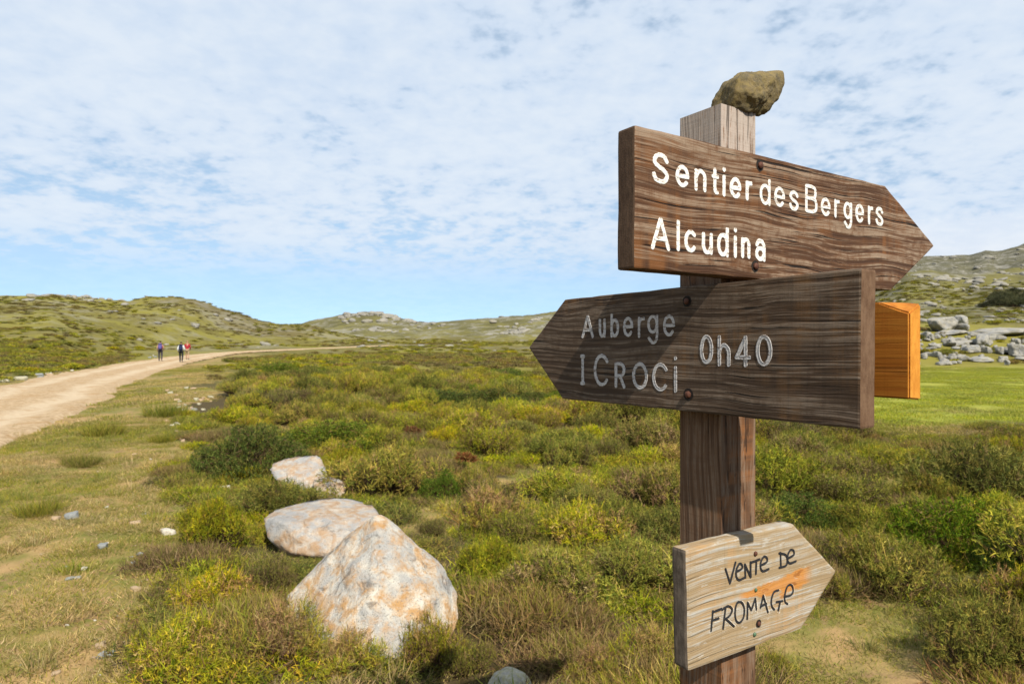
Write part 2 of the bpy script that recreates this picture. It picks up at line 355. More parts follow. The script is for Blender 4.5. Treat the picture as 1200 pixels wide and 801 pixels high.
# ground: turf, dry grass, soil, meadow
def mat_ground():
    m, t, o = new_mat('ground_turf')
    v = t('ShaderNodeTexCoord').outputs['Object']
    z = t('ShaderNodeAttribute', attribute_name='Col').outputs['Color']
    zs = t('ShaderNodeSeparateColor', {0: z}); heath, mead, rocky = zs.outputs[0], zs.outputs[1], zs.outputs[2]
    n1 = t.noise(v, .55, 5, .6, .4); n2 = t.noise(v, 2.3, 5, .62, .3); n3 = t.noise(v, 12, 4, .65); n4 = t.noise(v, 70, 3, .7)
    nb = t.noise(v, .045, 5, .6, .5); nc = t.noise(v, .012, 4, .6, .5)
    tan = t.mix(n3, (.30, .19, .082), (.46, .315, .145))
    soil = t.mix(n4, (.21, .12, .058), (.38, .25, .14))
    grn = t.mix(n3, (.125, .135, .026), (.22, .205, .052))
    c = t.mix(t.ramp(t.math('ADD', t.math('MULTIPLY', n1, .55), t.math('MULTIPLY', n2, .45)), .41, .57), tan, grn)
    c = t.mix(t.math('MULTIPLY', t.ramp(t.math('ADD', t.math('MULTIPLY', n2, .6), t.math('MULTIPLY', n3, .4)), .52, .60), .85), c, soil)
    # hillside heath
    hc = t.mix(t.ramp(n2, .35, .65), (.115, .10, .026), (.195, .168, .042))
    hc = t.mix(t.ramp(nb, .40, .60), hc, t.mix(n2, (.185, .170, .030), (.25, .22, .045)))
    hc = t.mix(t.math('MULTIPLY', t.ramp(nc, .48, .62), .55), hc, (.13, .10, .05))
    hc = t.mix(t.math('MULTIPLY', t.ramp(n1, .54, .66), .5), hc, (.065, .062, .022))
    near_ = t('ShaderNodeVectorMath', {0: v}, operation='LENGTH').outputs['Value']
    litter_shade = t.mix(n3, (.050, .036, .018), (.105, .080, .034))  # dead litter, coloured darker to deepen the shadows between the bushes
    hc = t.mix(t.ramp(near_, 45, 18), hc, litter_shade)
    c = t.mix(heath, c, hc)
    mc = t.mix(t.ramp(n1, .35, .68), (.22, .25, .030), (.33, .33, .055))
    mc = t.mix(t.math('MULTIPLY', t.ramp(nb, .50, .62), .6), mc, (.27, .215, .08))
    mc = t.mix(t.math('MULTIPLY', t.ramp(t.noise(v, .28, 5, .65, .6), .55, .64), .75), mc, (.19, .135, .06))
    c = t.mix(mead, c, mc)
    far_ = t('ShaderNodeAttribute', attribute_name='Col').outputs['Alpha']
    c = t.mix(t.math('MULTIPLY', far_, .92), c, t.mix(t.ramp(nb, .4, .62), t.mix(n1, (.085, .082, .034), (.13, .118, .044)), t.mix(n1, (.15, .14, .042), (.20, .178, .052))))
    c = t.mix(t.math('MULTIPLY', t.ramp(near_, 480, 800), .75), c, t.mix(nb, (.060, .062, .050), (.115, .108, .075)))
    rk = t.math('MULTIPLY', rocky, t.ramp(t.math('ADD', t.math('MULTIPLY', t.noise(v, .14, 6, .7), .6), t.math('MULTIPLY', t.noise(v, .03, 4, .6), .4)), .48, .60))
    c = t.mix(t.math('MULTIPLY', rk, .7), c, t.mix(n2, (.23, .22, .20), (.36, .345, .31)))
    h = t.math('ADD', t.math('MULTIPLY', n3, .6), t.math('MULTIPLY', n4, .25))
    finish(t, o, c, .95, h, .03, .7, .1); return m
GROUND = mat_ground()
def mat_path():
    m, t, o = new_mat('path_dirt'); v = t('ShaderNodeTexCoord').outputs['Object']
    u = t.math('ADD', t('ShaderNodeSeparateColor', {0: t('ShaderNodeAttribute', attribute_name='Col').outputs['Color']}).outputs[0], t.math('MULTIPLY', t.math('SUBTRACT', t.noise(v, .5, 4, .6), .5), .16))
    n = t.noise(v, 1.1, 5, .6, .4); n2 = t.noise(v, 8, 5, .7); n3 = t.noise(v, 45, 3, .7)
    c = t.mix(t.ramp(n2, .3, .7), (.33, .225, .12), (.56, .43, .28))
    trk = t.math('MAXIMUM', t.ramp(t.math('ABSOLUTE', t.math('SUBTRACT', u, .27)), .13, .03), t.ramp(t.math('ABSOLUTE', t.math('SUBTRACT', u, .73)), .14, .03))
    c = t.mix(t.math('MULTIPLY', trk, .75), c, t.mix(n2, (.50, .395, .27), (.64, .53, .385)))
    c = t.mix(t.math('MULTIPLY', t.ramp(n, .50, .66), .6), c, (.38, .235, .105))
    c = t.mix(t.math('MULTIPLY', t.ramp(n3, .62, .74), .5), c, (.30, .24, .18))
    finish(t, o, c, .95, t.math('ADD', n2, t.math('MULTIPLY', n3, .4)), .04, .7, .1); return m
PATHM = mat_path()

# ------------------------------------------------------------------ ground sheet and track
def turf_edge(D):
    """X of the border between the open turf beside the track and the heath"""
    return np.interp(D, [0, 3, 3.85, 5.3, 9.5, 17, 36, 60, 80, 95], [-1.2, -1.75, -2.15, -2.65, -4.6, -7.9, -16, -25.5, -32, -36])
BARE = [(640, 562, .55), (510, 606, .5), (1000, 745, .62), (960, 790, .5), (1050, 800, .35), (1065, 572, .5), (450, 790, .0), (560, 480, .8), (585, 571, .35), (820, 476, .8)]
BAREP = [(ground_at(a, b), r) for a, b, r in BARE]
def zones(x, y):
    x = np.asarray(x, float); y = np.asarray(y, float); r = np.hypot(x, y)
    pd = path_dist(x, y)
    wob = fbm(x * .5, y * .5, 2, 3, 77) * np.clip(r * .05, .15, 1.6)
    turf = (x + wob < turf_edge(y)) & (y < 95) & (pd > -5)
    farbank = (x < np.interp(y, pl[:, 1], pl[:, 0]) - .6 + wob * .3) & (y > 3) & (y < 400)
    turf = turf & ~farbank
    h = np.where(turf, 0.0, 1.0)
    px = x / np.maximum(y, 1)
    mead = sstep(.42, .52, px + wob * .03) * sstep(12.6, 14.6, y + wob) * (1 - sstep(47, 53, y + wob)) * (y > 1)
    for P, rr in BAREP:
        if rr > 0: h = np.where(np.hypot((x - P.x), (y - P.y) / 1.25) + fbm(x * 2.3, y * 2.3, 0, 2, 8) * .22 < rr, 0.0, h)
    mud = (px > .40) & (y > 10.6) & (y < 13.4) & (fbm(x * .6, y * .9, 4, 3, 12) > -.12)
    h = np.where(mud, .0, h)
    return h, mead, pd
def build_ground():
    a1 = np.radians(np.linspace(-52, 52, 430)); a2 = np.radians(np.linspace(56, 304, 63))
    A = np.concatenate([a1, a2]); R = np.concatenate([[.25], np.exp(np.linspace(math.log(.6), math.log(4200), 430))])
    aa, rr = np.meshgrid(A, R); x = np.sin(aa) * rr; y = np.cos(aa) * rr
    z = ground_z(x, y)
    h, mead, pd = zones(x, y)
    r = np.hypot(x, y); Y = np.maximum(y, 1); px = CX + F * x / Y
    rocky = np.clip(sstep(60, 160, r) * .55 + sstep(250, 400, r) * .45, 0, 1)
    z = z - .12 * (1 - sstep(-.9, .0, pd))                # the track's own sheet lies in this shallow bed
    nA = len(A); v = np.stack([x, y, z], -1).reshape(-1, 3)
    i = np.arange(len(R) - 1)[:, None] * nA; j = np.arange(nA)[None, :]; j2 = (j + 1) % nA
    f = np.stack([i + j, i + nA + j, i + nA + j2, i + j2], -1).reshape(-1, 4)[:, ::-1]
    v = np.vstack([v, [[0, 0, gz(0, 0)]]]); c0 = len(v) - 1
    tri = np.stack([np.arange(nA), np.roll(np.arange(nA), -1), np.full(nA, c0)], -1)[:, ::-1]
    fart = np.maximum(sstep(280, 420, r), sstep(78, 130, y) * sstep(860, 960, px))
    col = np.stack([h, mead, rocky, fart], -1).reshape(-1, 4); col = np.vstack([col, [[0, 0, 0, 0]]])
    o = link('ground', mesh_np('ground', v, [f, tri], col, True), GROUND); tag(o, kind='structure')
    # track
    def dens(P, n):
        P = np.array(P, float); t = np.linspace(0, len(P) - 1, n); k = np.clip(t.astype(int), 0, len(P) - 2); u = (t - k)[:, None]
        p0, p1, p2, p3 = P[np.maximum(k - 1, 0)], P[k], P[k + 1], P[np.minimum(k + 2, len(P) - 1)]
        return .5 * (2 * p1 + (p2 - p0) * u + (2 * p0 - 5 * p1 + 4 * p2 - p3) * u * u + (3 * p1 - p0 - 3 * p2 + p3) * u ** 3)
    n, k = 420, 25; L, Rr = dens(PATH_L, n), dens(PATH_R, n); u = np.linspace(0, 1, k)
    s = np.arange(n)
    eL = fbm(s * .21, 0 * s, 0, 3, 3) * .055; eR = fbm(s * .21, 0 * s + 9, 0, 3, 4) * .055
    uu = (-eL[:, None] * (1 - u[None])) + u[None] + eR[:, None] * u[None]
    P = L[:, None] * (1 - uu[..., None]) + Rr[:, None] * uu[..., None]
    z = base_z(P[..., 0], P[..., 1]); 
    z = z + .03 + fbm(P[..., 0] * .7, P[..., 1] * .7, 0, 3, 41) * .02 - .05 * np.exp(-((u[None] - .27) / .09) ** 2) - .05 * np.exp(-((u[None] - .73) / .09) ** 2) - .10 * (np.abs(u[None] - .5) > .495)
    v = np.concatenate([P, z[..., None]], -1).reshape(-1, 3)
    i = np.arange(n - 1)[:, None] * k; j = np.arange(k - 1)[None]
    f = np.stack([i + j, i + j + 1, i + k + j + 1, i + k + j], -1).reshape(-1, 4)
    c = np.repeat(u[None], n, 0).reshape(-1, 1) * np.ones((1, 3))
    o = link('path', mesh_np('path', v, f, c, True), PATHM); tag(o, kind='structure')
build_ground()

# ------------------------------------------------------------------ signpost
ORI = Vector(((845. - CX) / F * 1.24, 1.24, CAMZ))          # the post's near edge at eye height
def ray(px, py): return Vector(((px - CX) / F, 1, -(py - CY) / F))
def plane_sz(px, py, n, d, off):
    C = ORI - Vector((0, 0, CAMZ)); p0 = C + n * off; r = ray(px, py); k = p0.dot(n) / r.dot(n); P = r * k
    return (P - C).dot(d), P.z
post_root = empty('signpost', (ORI.x + (D1.x + D2.x) * .05, ORI.y + (D1.y + D2.y) * .05, gz(ORI.x, ORI.y)), 0)
tag(post_root, 'weathered wooden trail signpost with four arrow boards and a stone on top', 'signpost')
rootM = Matrix.Translation(post_root.location)
def local_frame(o, dvec, n, off):
    """object whose x runs along dvec, -y points out along n, z up; origin on the face at eye height"""
    M = Matrix.Identity(4); zc = Vector((0, 0, 1)); xc = dvec; yc = zc.cross(xc)
    for r_ in range(3): M[r_][0], M[r_][1], M[r_][2] = xc[r_], yc[r_], zc[r_]
    M.translation = ORI + n * off
    o.matrix_world = M; return M
def set_parent(o, p, pM, M):
    o.parent = p; o.matrix_parent_inverse = Matrix.Identity(4); o.matrix_basis = pM.inverted() @ M

def build_post():
    W = .1; zb = gz(ORI.x, ORI.y) - .35 - CAMZ; zt = .4475
    zs = [zb, -.9, -.5, -.2, 0, .15, .24, .32, .38, .42, zt]
    rings = []
    for z in zs:
        k = max(0, min(1, (z - .16) / .26)); nw = .0002 + .0020 * k; nd = .002 + .030 * k
        e = .0012 * math.sin(z * 23)
        c = [(0, 0), (.044 + e, 0)] + [(.044 + e + .0005, 0.0002)] + [(.046 + e, nd)] + [(.046 + e + nw, 0.0002)] + [(.0465 + e + nw, 0), (W, 0), (W, W), (0, W)]
        rings.append([(x, y, z) for x, y in c])
    bm = bmesh.new(); R = [[bm.verts.new(p) for p in r_] for r_ in rings]; n = len(R[0])
    for a, b in zip(R[:-1], R[1:]):
        for i in range(n): bm.faces.new((a[i], a[(i + 1) % n], b[(i + 1) % n], b[i]))
    bm.faces.new(R[-1]); bm.faces.new(R[0][::-1])
    ed = [e for e in bm.edges if len(e.link_faces) == 2 and e.calc_face_angle(0) > 1.0 and any(v.co.x in (0, W) and v.co.y in (0, W) for v in e.verts)]
    bmesh.ops.bevel(bm, geom=ed, offset=.0035, segments=2, affect='EDGES')
    o = link('post', bm_mesh('post', bm), WOODP)
    M = local_frame(o, D1, N1, 0.0); set_parent(o, post_root, rootM, M)
build_post()

def board(outline, t, mat, dvec, n, off, label, jag=.0007, seed=1, bevel=.004, flip=False):
    """outline in (s,z); extruded from the post face (y=0) out to y=-t"""
    rnd = random.Random(seed); P = []
    m = len(outline)
    for i in range(m):
        a, b = Vector(outline[i]), Vector(outline[(i + 1) % m]); L = (b - a).length; k = max(1, int(L / .03))
        nrm = Vector(((b - a).y, -(b - a).x)).normalized()
        for j in range(k):
            p = a.lerp(b, j / k)
            if j: p += nrm * rnd.uniform(-jag, jag)
            P.append(p)
    bm = bmesh.new()
    A = [bm.verts.new((p.x, -t, p.y)) for p in P]; B = [bm.verts.new((p.x, 0, p.y)) for p in P]
    q = len(P); fa = bm.faces.new(A); fb = bm.faces.new(B[::-1])
    for i in range(q): bm.faces.new((A[(i + 1) % q], A[i], B[i], B[(i + 1) % q]))
    bmesh.ops.recalc_face_normals(bm, faces=bm.faces)
    ed = [e for e in bm.edges if (e.verts[0].co.y == e.verts[1].co.y)]
    corner = [e for e in bm.edges if e.verts[0].co.y != e.verts[1].co.y and e.calc_face_angle(0) > .6]
    bmesh.ops.bevel(bm, geom=ed + corner, offset=bevel, segments=2, profile=.6, affect='EDGES')
    bmesh.ops.triangulate(bm, faces=[f for f in bm.faces if len(f.verts) > 4])
    o = link('sign_board', bm_mesh('sign_board', bm), mat); o['label'] = label
    M = local_frame(o, dvec, n, off); set_parent(o, post_root, rootM, M)
    return o
# right face boards run along D1, left face boards along -D2 (so that x runs to the viewer's right)
b1 = board([(-.258, .122), (.523, .122), (.722, .2375), (.499, .352), (-.257, .3505)], .04, WOOD1, D1, N1, .0006, 'dark brown arrow board pointing right with two lines of white lettering', seed=3)
b2 = board([(.285, -.1238), (.287, .1125), (-.418, .1065), (-.566, -.0065), (-.427, -.1262)], .04, WOOD2, -D2, N2, .0006, 'grey brown arrow board pointing left with faded whitish lettering', seed=4)
b3 = board([(-.126, -.558), (.200, -.560), (.322, -.4692), (.172, -.3485), (-.132, -.349)], .033, WOOD3, D1, N1, .0006, 'small pale weathered arrow board pointing right with black handwriting', seed=5, bevel=.006, jag=.0010)
def build_b4():
    t = .036; bm = bmesh.new(); s0, s1 = .2850, -.13
    fr = [(s0, -.0855), (s0, .0508), (s0 - .015, .056), (s0 - .048, .0700), (s1, .0720), (s1, -.087)]
    bk = [(s0, -.0885), (s0, .0668), (s0 - .015, .069), (s0 - .048, .0712), (s1, .0722), (s1, -.087)]
    A = [bm.verts.new((x, -t, z)) for x, z in fr]; B = [bm.verts.new((x, 0, z)) for x, z in bk]
    bm.faces.new(A); bm.faces.new(B[::-1])
    for i in range(6): bm.faces.new((A[(i + 1) % 6], A[i], B[i], B[(i + 1) % 6]))
    bmesh.ops.recalc_face_normals(bm, faces=bm.faces)
    bmesh.ops.bevel(bm, geom=list(bm.edges), offset=.0025, segments=2, affect='EDGES')
    bmesh.ops.triangulate(bm, faces=[f for f in bm.faces if len(f.verts) > 4])
    o = link('sign_board', bm_mesh('sign_board', bm), WOOD4); o['label'] = 'bright orange varnished board behind the post, only its end showing'
    M = local_frame(o, -D2, N2, -.1 - t - .0006); set_parent(o, post_root, rootM, M)
build_b4()
add_end(b1, END1); add_end(b2, END2); add_end(b3, END3); add_end([o for o in post_root.children if o.name.startswith('sign_board')][-1], END4)

# --- routed lettering: single-stroke glyphs swept with a shallow dished ribbon
def arc(cx, cy, rx, ry, a0, a1, n=22):
    return [(cx + rx * math.cos(math.radians(a0 + (a1 - a0) * i / n)), cy + ry * math.sin(math.radians(a0 + (a1 - a0) * i / n))) for i in range(n + 1)]
def smooth(P, n=7):
    P = [Vector(p) for p in P]; out = []
    for i in range(len(P) - 1):
        p0, p1, p2, p3 = P[max(i - 1, 0)], P[i], P[i + 1], P[min(i + 2, len(P) - 1)]
        for j in range(n):
            u = j / n; out.append(.5 * (2 * p1 + (p2 - p0) * u + (2 * p0 - 5 * p1 + 4 * p2 - p3) * u * u + (3 * p1 - p0 - 3 * p2 + p3) * u ** 3))
    return [tuple(p) for p in out + [P[-1]]]
SS = smooth([(.95, .80), (.75, .96), (.45, 1), (.13, .90), (.06, .70), (.35, .55), (.72, .44), (.98, .25), (.80, .04), (.45, 0), (.14, .06), (0, .24)])
GL = {
 'S': [SS], 's': [SS], 'e': [arc(.5, .5, .5, .5, 0, 318), [(.06, .5), (.97, .5)]],
 'n': [[(.05, 1), (.05, 0)], smooth([(.05, .66), (.28, .94), (.62, 1), (.93, .78), (.95, .45), (.95, 0)])],
 't': [smooth([(.4, 1), (.4, .6), (.4, .25), (.55, .03), (.95, .02)]), [(0, .70), (.95, .70)]],
 'i': [[(.5, .70), (.5, 0)], [(.5, 1), (.5, .985)]],
 'r': [[(.1, 1), (.1, 0)], smooth([(.1, .62), (.35, .90), (1, .96)])],
 'd': [[(.97, 1), (.97, 0)], arc(.49, .38, .48, .38, 0, 350)],
 'B': [[(.03, 1), (.03, 0)], smooth([(.03, 1), (.55, 1), (.88, .92), (.88, .62), (.55, .53), (.03, .53)]), smooth([(.5, .53), (.92, .45), (.98, .12), (.62, 0), (.03, 0)])],
 'g': [arc(.48, .70, .47, .30, 0, 350), smooth([(.97, 1), (.97, .5), (.95, .2), (.75, .02), (.4, .01), (.05, .18)])],
 'A': [[(0, 0), (.48, 1)], [(.52, 1), (1, 0)], [(.2, .33), (.8, .33)]],
 'l': [[(.5, 1), (.5, 0)]], 'c': [arc(.52, .5, .52, .5, 42, 318)], 'C': [arc(.52, .5, .52, .5, 38, 318)],
 'u': [smooth([(.05, 1), (.05, .6), (.07, .28), (.3, .02), (.65, .02), (.93, .28)]), [(.95, 1), (.95, 0)]],
 'a': [smooth([(.06, .80), (.3, .99), (.7, .96), (.93, .72), (.94, .4), (.95, 0)]), arc(.47, .30, .46, .30, 0, 350)],
 'b': [[(.03, 1), (.03, 0)], arc(.51, .38, .48, .38, 0, 350)],
 'I': [[(.5, 1), (.5, 0)], [(0, 1), (1, 1)], [(0, 0), (1, 0)]],
 'R': [[(.05, 0), (.05, 1)], smooth([(.05, 1), (.6, 1), (.93, .86), (.9, .6), (.55, .48), (.05, .48)]), [(.5, .48), (.97, 0)]],
 'O': [arc(.5, .5, .5, .5, 0, 356, 30)], '0': [arc(.5, .5, .5, .5, 0, 356, 30)],
 'h': [[(.05, 1), (.05, 0)], smooth([(.05, .42), (.28, .66), (.65, .68), (.92, .5), (.95, .25), (.95, 0)])],
 '4': [[(.70, 0), (.70, 1)], [(.70, 1), (0, .27)], [(0, .27), (1, .27)]],
}
def ribbon(strokes, wid, y0, rnd, dish=.0007, taper=0.0):
    """strokes in board coordinates (x,z) metres -> verts, faces; wid is the full stroke width"""
    V, Q, T = [], [], []
    for si, S in enumerate(strokes):
        P = [S[0]]
        for a, b in zip(S[:-1], S[1:]):                     # resample so that the edge can wobble
            L = math.hypot(b[0] - a[0], b[1] - a[1]); k = max(1, int(L / .004))
            for j in range(1, k + 1): P.append((a[0] + (b[0] - a[0]) * j / k, a[1] + (b[1] - a[1]) * j / k))
        P = np.array(P)
        if len(P) < 2: continue
        tg = np.gradient(P, axis=0); ln = np.linalg.norm(tg, axis=1, keepdims=True); ln[ln == 0] = 1; tg /= ln
        nr = np.stack([-tg[:, 1], tg[:, 0]], -1)
        h = wid / 2
        # round caps
        cap = [(-.92, .40), (-.70, .72), (-.38, .93)]
        rows = [(P[0] + tg[0] * h * c, nr[0], s) for c, s in cap] + [(p, q, 1.0) for p, q in zip(P, nr)] + [(P[-1] - tg[-1] * h * c, nr[-1], s) for c, s in cap[::-1]]
        base = len(V); lift = y0 - .00016 * si
        prof = [(-1, .0009), (-.93, 0), (-.45, dish), (.0, dish * 1.25), (.45, dish), (.93, 0), (1, .0009)]
        for p, q, s in rows:
            jl, jr = 1 + rnd.uniform(-.11, .11), 1 + rnd.uniform(-.11, .11)
            for a, dy in prof:
                e = a * h * s * (jl if a < 0 else jr); V.append((p[0] + q[0] * e, lift + dy, p[1] + q[1] * e))
        m = len(prof)
        for i in range(len(rows) - 1):
            for j in range(m - 1): Q.append((base + i * m + j, base + i * m + j + 1, base + (i + 1) * m + j + 1, base + (i + 1) * m + j))
    return np.array(V), np.array(Q)
def letter(bd, strokes, wid, t, mat, rnd, name='letter', lift=.0009, label=None):
    V, Q = ribbon(strokes, wid, -t - lift, rnd)
    o = link(name, mesh_np(name, V, Q, None, True), mat); o.parent = bd
    if label: o['label'] = label
    return o
rnd = random.Random(11)
def text_line(bd, items, wpx, n, d, t, mat, slope):
    for ch, x0, x1, y0, y1 in items:
        xm, ym = (x0 + x1) / 2, (y0 + y1) / 2; w2 = wpx / 2
        if x1 - x0 < 2 * w2 + 1.5: xa, xb = xm - .01, xm + .01
        else: xa, xb = x0 + w2, x1 - w2
        dy = abs(slope) * (x1 - x0) * .3
        off = t
        sa = plane_sz(xa, ym, n, d, off)[0]; sb = plane_sz(xb, ym, n, d, off)[0]
        zt_ = plane_sz(xm, y0 + w2 + dy, n, d, off)[1]; zb_ = plane_sz(xm, y1 - w2 - dy, n, d, off)[1]
        wid = abs(plane_sz(xm, ym - w2, n, d, off)[1] - plane_sz(xm, ym + w2, n, d, off)[1])
        st = [[(sa + (sb - sa) * u, zb_ + (zt_ - zb_) * v) for u, v in S] for S in GL[ch]]
        letter(bd, st, wid, t, mat, rnd)
T1, T2, T3 = .04, .04, .033
text_line(b1, [('S', 763, 784.5, 178, 217)], 5.8, N1, D1, T1, PAINT_W, .2)
text_line(b1, [('e', 790.5, 808, 192.5, 221), ('n', 812, 828.5, 197.5, 225.6), ('t', 832.5, 843, 196, 229), ('i', 845, 851, 195.6, 231), ('e', 853.8, 869, 207, 234), ('r', 872, 882, 211, 236)], 5.2, N1, D1, T1, PAINT_W, .2)
text_line(b1, [('d', 888.8, 903.5, 208, 241.5), ('e', 906, 920, 218, 243.8), ('s', 923.5, 936.2, 222.8, 247.8), ('B', 942, 958, 216, 251), ('e', 960.6, 973.5, 231, 254.4), ('r', 976, 984.4, 233, 256), ('g', 987, 999, 236, 269), ('e', 1001, 1012.8, 238.5, 262), ('r', 1015.4, 1023.5, 240.6, 264), ('s', 1024.6, 1035.6, 242, 265.6)], 4.2, N1, D1, T1, PAINT_W, .2)
text_line(b1, [('A', 761.7, 785.3, 254.4, 294), ('l', 791.6, 797, 257.3, 294.7), ('c', 800.7, 816.7, 268.7, 296.7), ('u', 820.7, 836, 272, 298.7), ('d', 838.7, 854.7, 265.3, 301.6), ('i', 858.3, 864, 266.7, 302.4), ('n', 866.7, 880, 278, 303.3), ('a', 883.3, 898, 279.7, 306.7)], 5.3, N1, D1, T1, PAINT_W, .08)
text_line(b2, [('A', 681.2, 697, 369.2, 396.2), ('u', 701.2, 711.2, 373, 395.5), ('b', 715, 726.6, 367, 395.5), ('e', 730, 743, 371, 394.7), ('r', 746.7, 757, 370.7, 395.8), ('g', 758.4, 772.7, 368.5, 403.3), ('e', 777, 792, 368.5, 394.3)], 3.9, N2, -D2, T2, PAINT_G, .02)
text_line(b2, [('I', 679.7, 686.8, 415, 451.2), ('C', 695.5, 715, 414.2, 453), ('R', 719.5, 734.4, 424, 455), ('O', 740.7, 760, 424, 456.6), ('C', 764, 784, 424.7, 459), ('i', 788.7, 795, 417, 460)], 4.4, N2, -D2, T2, PAINT_G, .05)
text_line(b2, [('0', 819.8, 836.5, 392, 427), ('h', 840, 857.5, 392.5, 429.4), ('4', 861, 881, 393, 430), ('0', 885.6, 905.6, 392, 429.4)], 5.0, N2, -D2, T2, PAINT_G, .01)
HAND = [
 ('V', [[(130, 240), (165, 350)], [(165, 350), (208, 188)]]),
 ('e', [smooth([(213, 262), (258, 236), (258, 206), (238, 200), (217, 240), (213, 292), (234, 325), (276, 309)])]),
 ('N', [[(286, 307), (281, 203)], [(281, 203), (326, 302)], [(326, 302), (325, 186)]]),
 ('T', [[(338, 187), (397, 164)], [(371, 172), (367, 277)]]),
 ('e', [smooth([(406, 212), (450, 187), (455, 155), (432, 143), (408, 180), (404, 230), (424, 257), (468, 240)])]),
 ('D', [[(560, 113), (563, 226)], smooth([(550, 116), (600, 130), (613, 175), (600, 214), (551, 229)])]),
 ('e', [smooth([(620, 156), (663, 130), (662, 96), (638, 92), (618, 130), (618, 180), (640, 195), (681, 178)])]),
 ('F', [[(31, 568), (17, 722)], [(28, 578), (100, 550)], [(23, 642), (76, 624)]]),
 ('R', [[(130, 543), (111, 706)], smooth([(104, 557), (150, 529), (181, 552), (165, 600), (125, 632)]), [(135, 630), (196, 686)]]),
 ('O', [smooth([(226, 499), (256, 500), (276, 548), (272, 612), (245, 656), (215, 645), (204, 590), (211, 530), (224, 501)])]),
 ('M', [[(300, 630), (303, 502)], [(303, 502), (331, 560)], [(331, 560), (362, 470)], [(362, 470), (370, 556)]]),
 ('A', [[(404, 542), (425, 448)], [(425, 448), (461, 577)], [(409, 527), (450, 510)]]),
 ('G', [smooth([(546, 404), (510, 420), (491, 470), (490, 524), (512, 557)]), [(528, 497), (576, 489)], [(557, 491), (543, 562)]]),
 ('e', [smooth([(590, 455), (640, 444), (659, 408), (645, 364), (615, 375), (596, 430), (594, 490), (616, 512)])]),
]
for i, (ch, S) in enumerate(HAND):
    def conv(p, dx=0, dy=0): return plane_sz(830 + (p[0] + dx) / 6.675, 630 + (p[1] + dy) / 6.675, N1, D1, T3)
    if i >= 7:
        letter(b3, [[conv(p, 7, 10) for p in s] for s in S], .0088, T3, PAINT_WW, rnd, 'letter_highlight', .0002, 'worn white paint edging the black letter')
    letter(b3, [[conv(p) for p in s] for s in S], .0042 if i < 7 else .0039, T3, PAINT_K, rnd, lift=.0014)

def bolt(bd, px, py, n, d, t, r=.0075, mat=RUST, hole=True, name='bolt'):
    s, z = plane_sz(px, py, n, d, t)
    if hole:
        bm = bmesh.new(); bmesh.ops.create_circle(bm, cap_ends=True, radius=r * 1.7, segments=20, matrix=Matrix.Translation((s, -t - .0004, z)) @ Matrix.Rotation(math.radians(90), 4, 'X'))
        for v in bm.verts: v.co.x += rnd.uniform(-.0008, .0008); v.co.z += rnd.uniform(-.0008, .0008)
        h = link('bolt_hole', bm_mesh('bolt_hole', bm), HOLE_SHADE); h.parent = bd  # flat disc painted as the shaded recess, no real hole
    bm = bmesh.new()
    prof = [(1.0, 0), (1.0, .45), (.86, .60), (.55, .78), (.25, .86)]
    rings = [[bm.verts.new((s + r * k * math.cos(a * math.pi / 6 + .3) * (1.0 if i > 2 or a % 2 == 0 else .93), -t - .0002 - hgt * r, z + r * k * math.sin(a * math.pi / 6 + .3) * (1.0 if i > 2 or a % 2 == 0 else .93))) for a in range(12)] for i, (k, hgt) in enumerate(prof)]
    for a, b in zip(rings[:-1], rings[1:]):
        for i in range(12): bm.faces.new((a[i], a[(i + 1) % 12], b[(i + 1) % 12], b[i]))
    bm.faces.new(rings[-1]); bmesh.ops.recalc_face_normals(bm, faces=bm.faces)
    o = link(name, bm_mesh(name, bm), mat); o.parent = bd
bolt(b1, 890, 194, N1, D1, T1, .0065); bolt(b1, 884.5, 312, N1, D1, T1, .0065)
bolt(b2, 805.5, 353, N2, -D2, T2, .0062); bolt(b2, 807, 462, N2, -D2, T2, .0068)
bolt(b3, 884.5, 648, N1, D1, T3, .0045, RUST, False); bolt(b3, 888.5, 730, N1, D1, T3, .0045)
bolt(b3, 885, 690.5, N1, D1, T3, .0036, GREENM, False, 'screw'); bolt(b3, 883.5, 742.5, N1, D1, T3, .0040, GREENM, False, 'screw')

# ------------------------------------------------------------------ rocks
def ico(n):
    bm = bmesh.new(); bmesh.ops.create_icosphere(bm, subdivisions=n, radius=1)
    v = np.array([x.co[:] for x in bm.verts]); f = np.array([[x.index for x in fc.verts] for fc in bm.faces]); bm.free()
    return v / np.linalg.norm(v, axis=1, keepdims=True), f
ICO = {n: ico(n) for n in (3, 4, 5, 6, 7)}
def hull_planes(pts):
    bm = bmesh.new()
    for p in pts: bm.verts.new(p)
    bmesh.ops.convex_hull(bm, input=list(bm.verts))
    pl_ = []
    for f in bm.faces:
        f.normal_update()
        if f.calc_area() > 1e-7: pl_.append((f.normal.copy(), f.calc_center_median()))
    c = sum((v.co for v in bm.verts if v.link_faces), Vector()) / max(1, len([v for v in bm.verts if v.link_faces]))
    bm.free(); N, d = [], []
    for n, p in pl_:
        k = n.dot(p - c)
        if k < 0: n, k = -n, -k
        N.append(n[:]); d.append(max(k, 1e-4))
    return np.array(N), np.array(d), np.array(c[:])
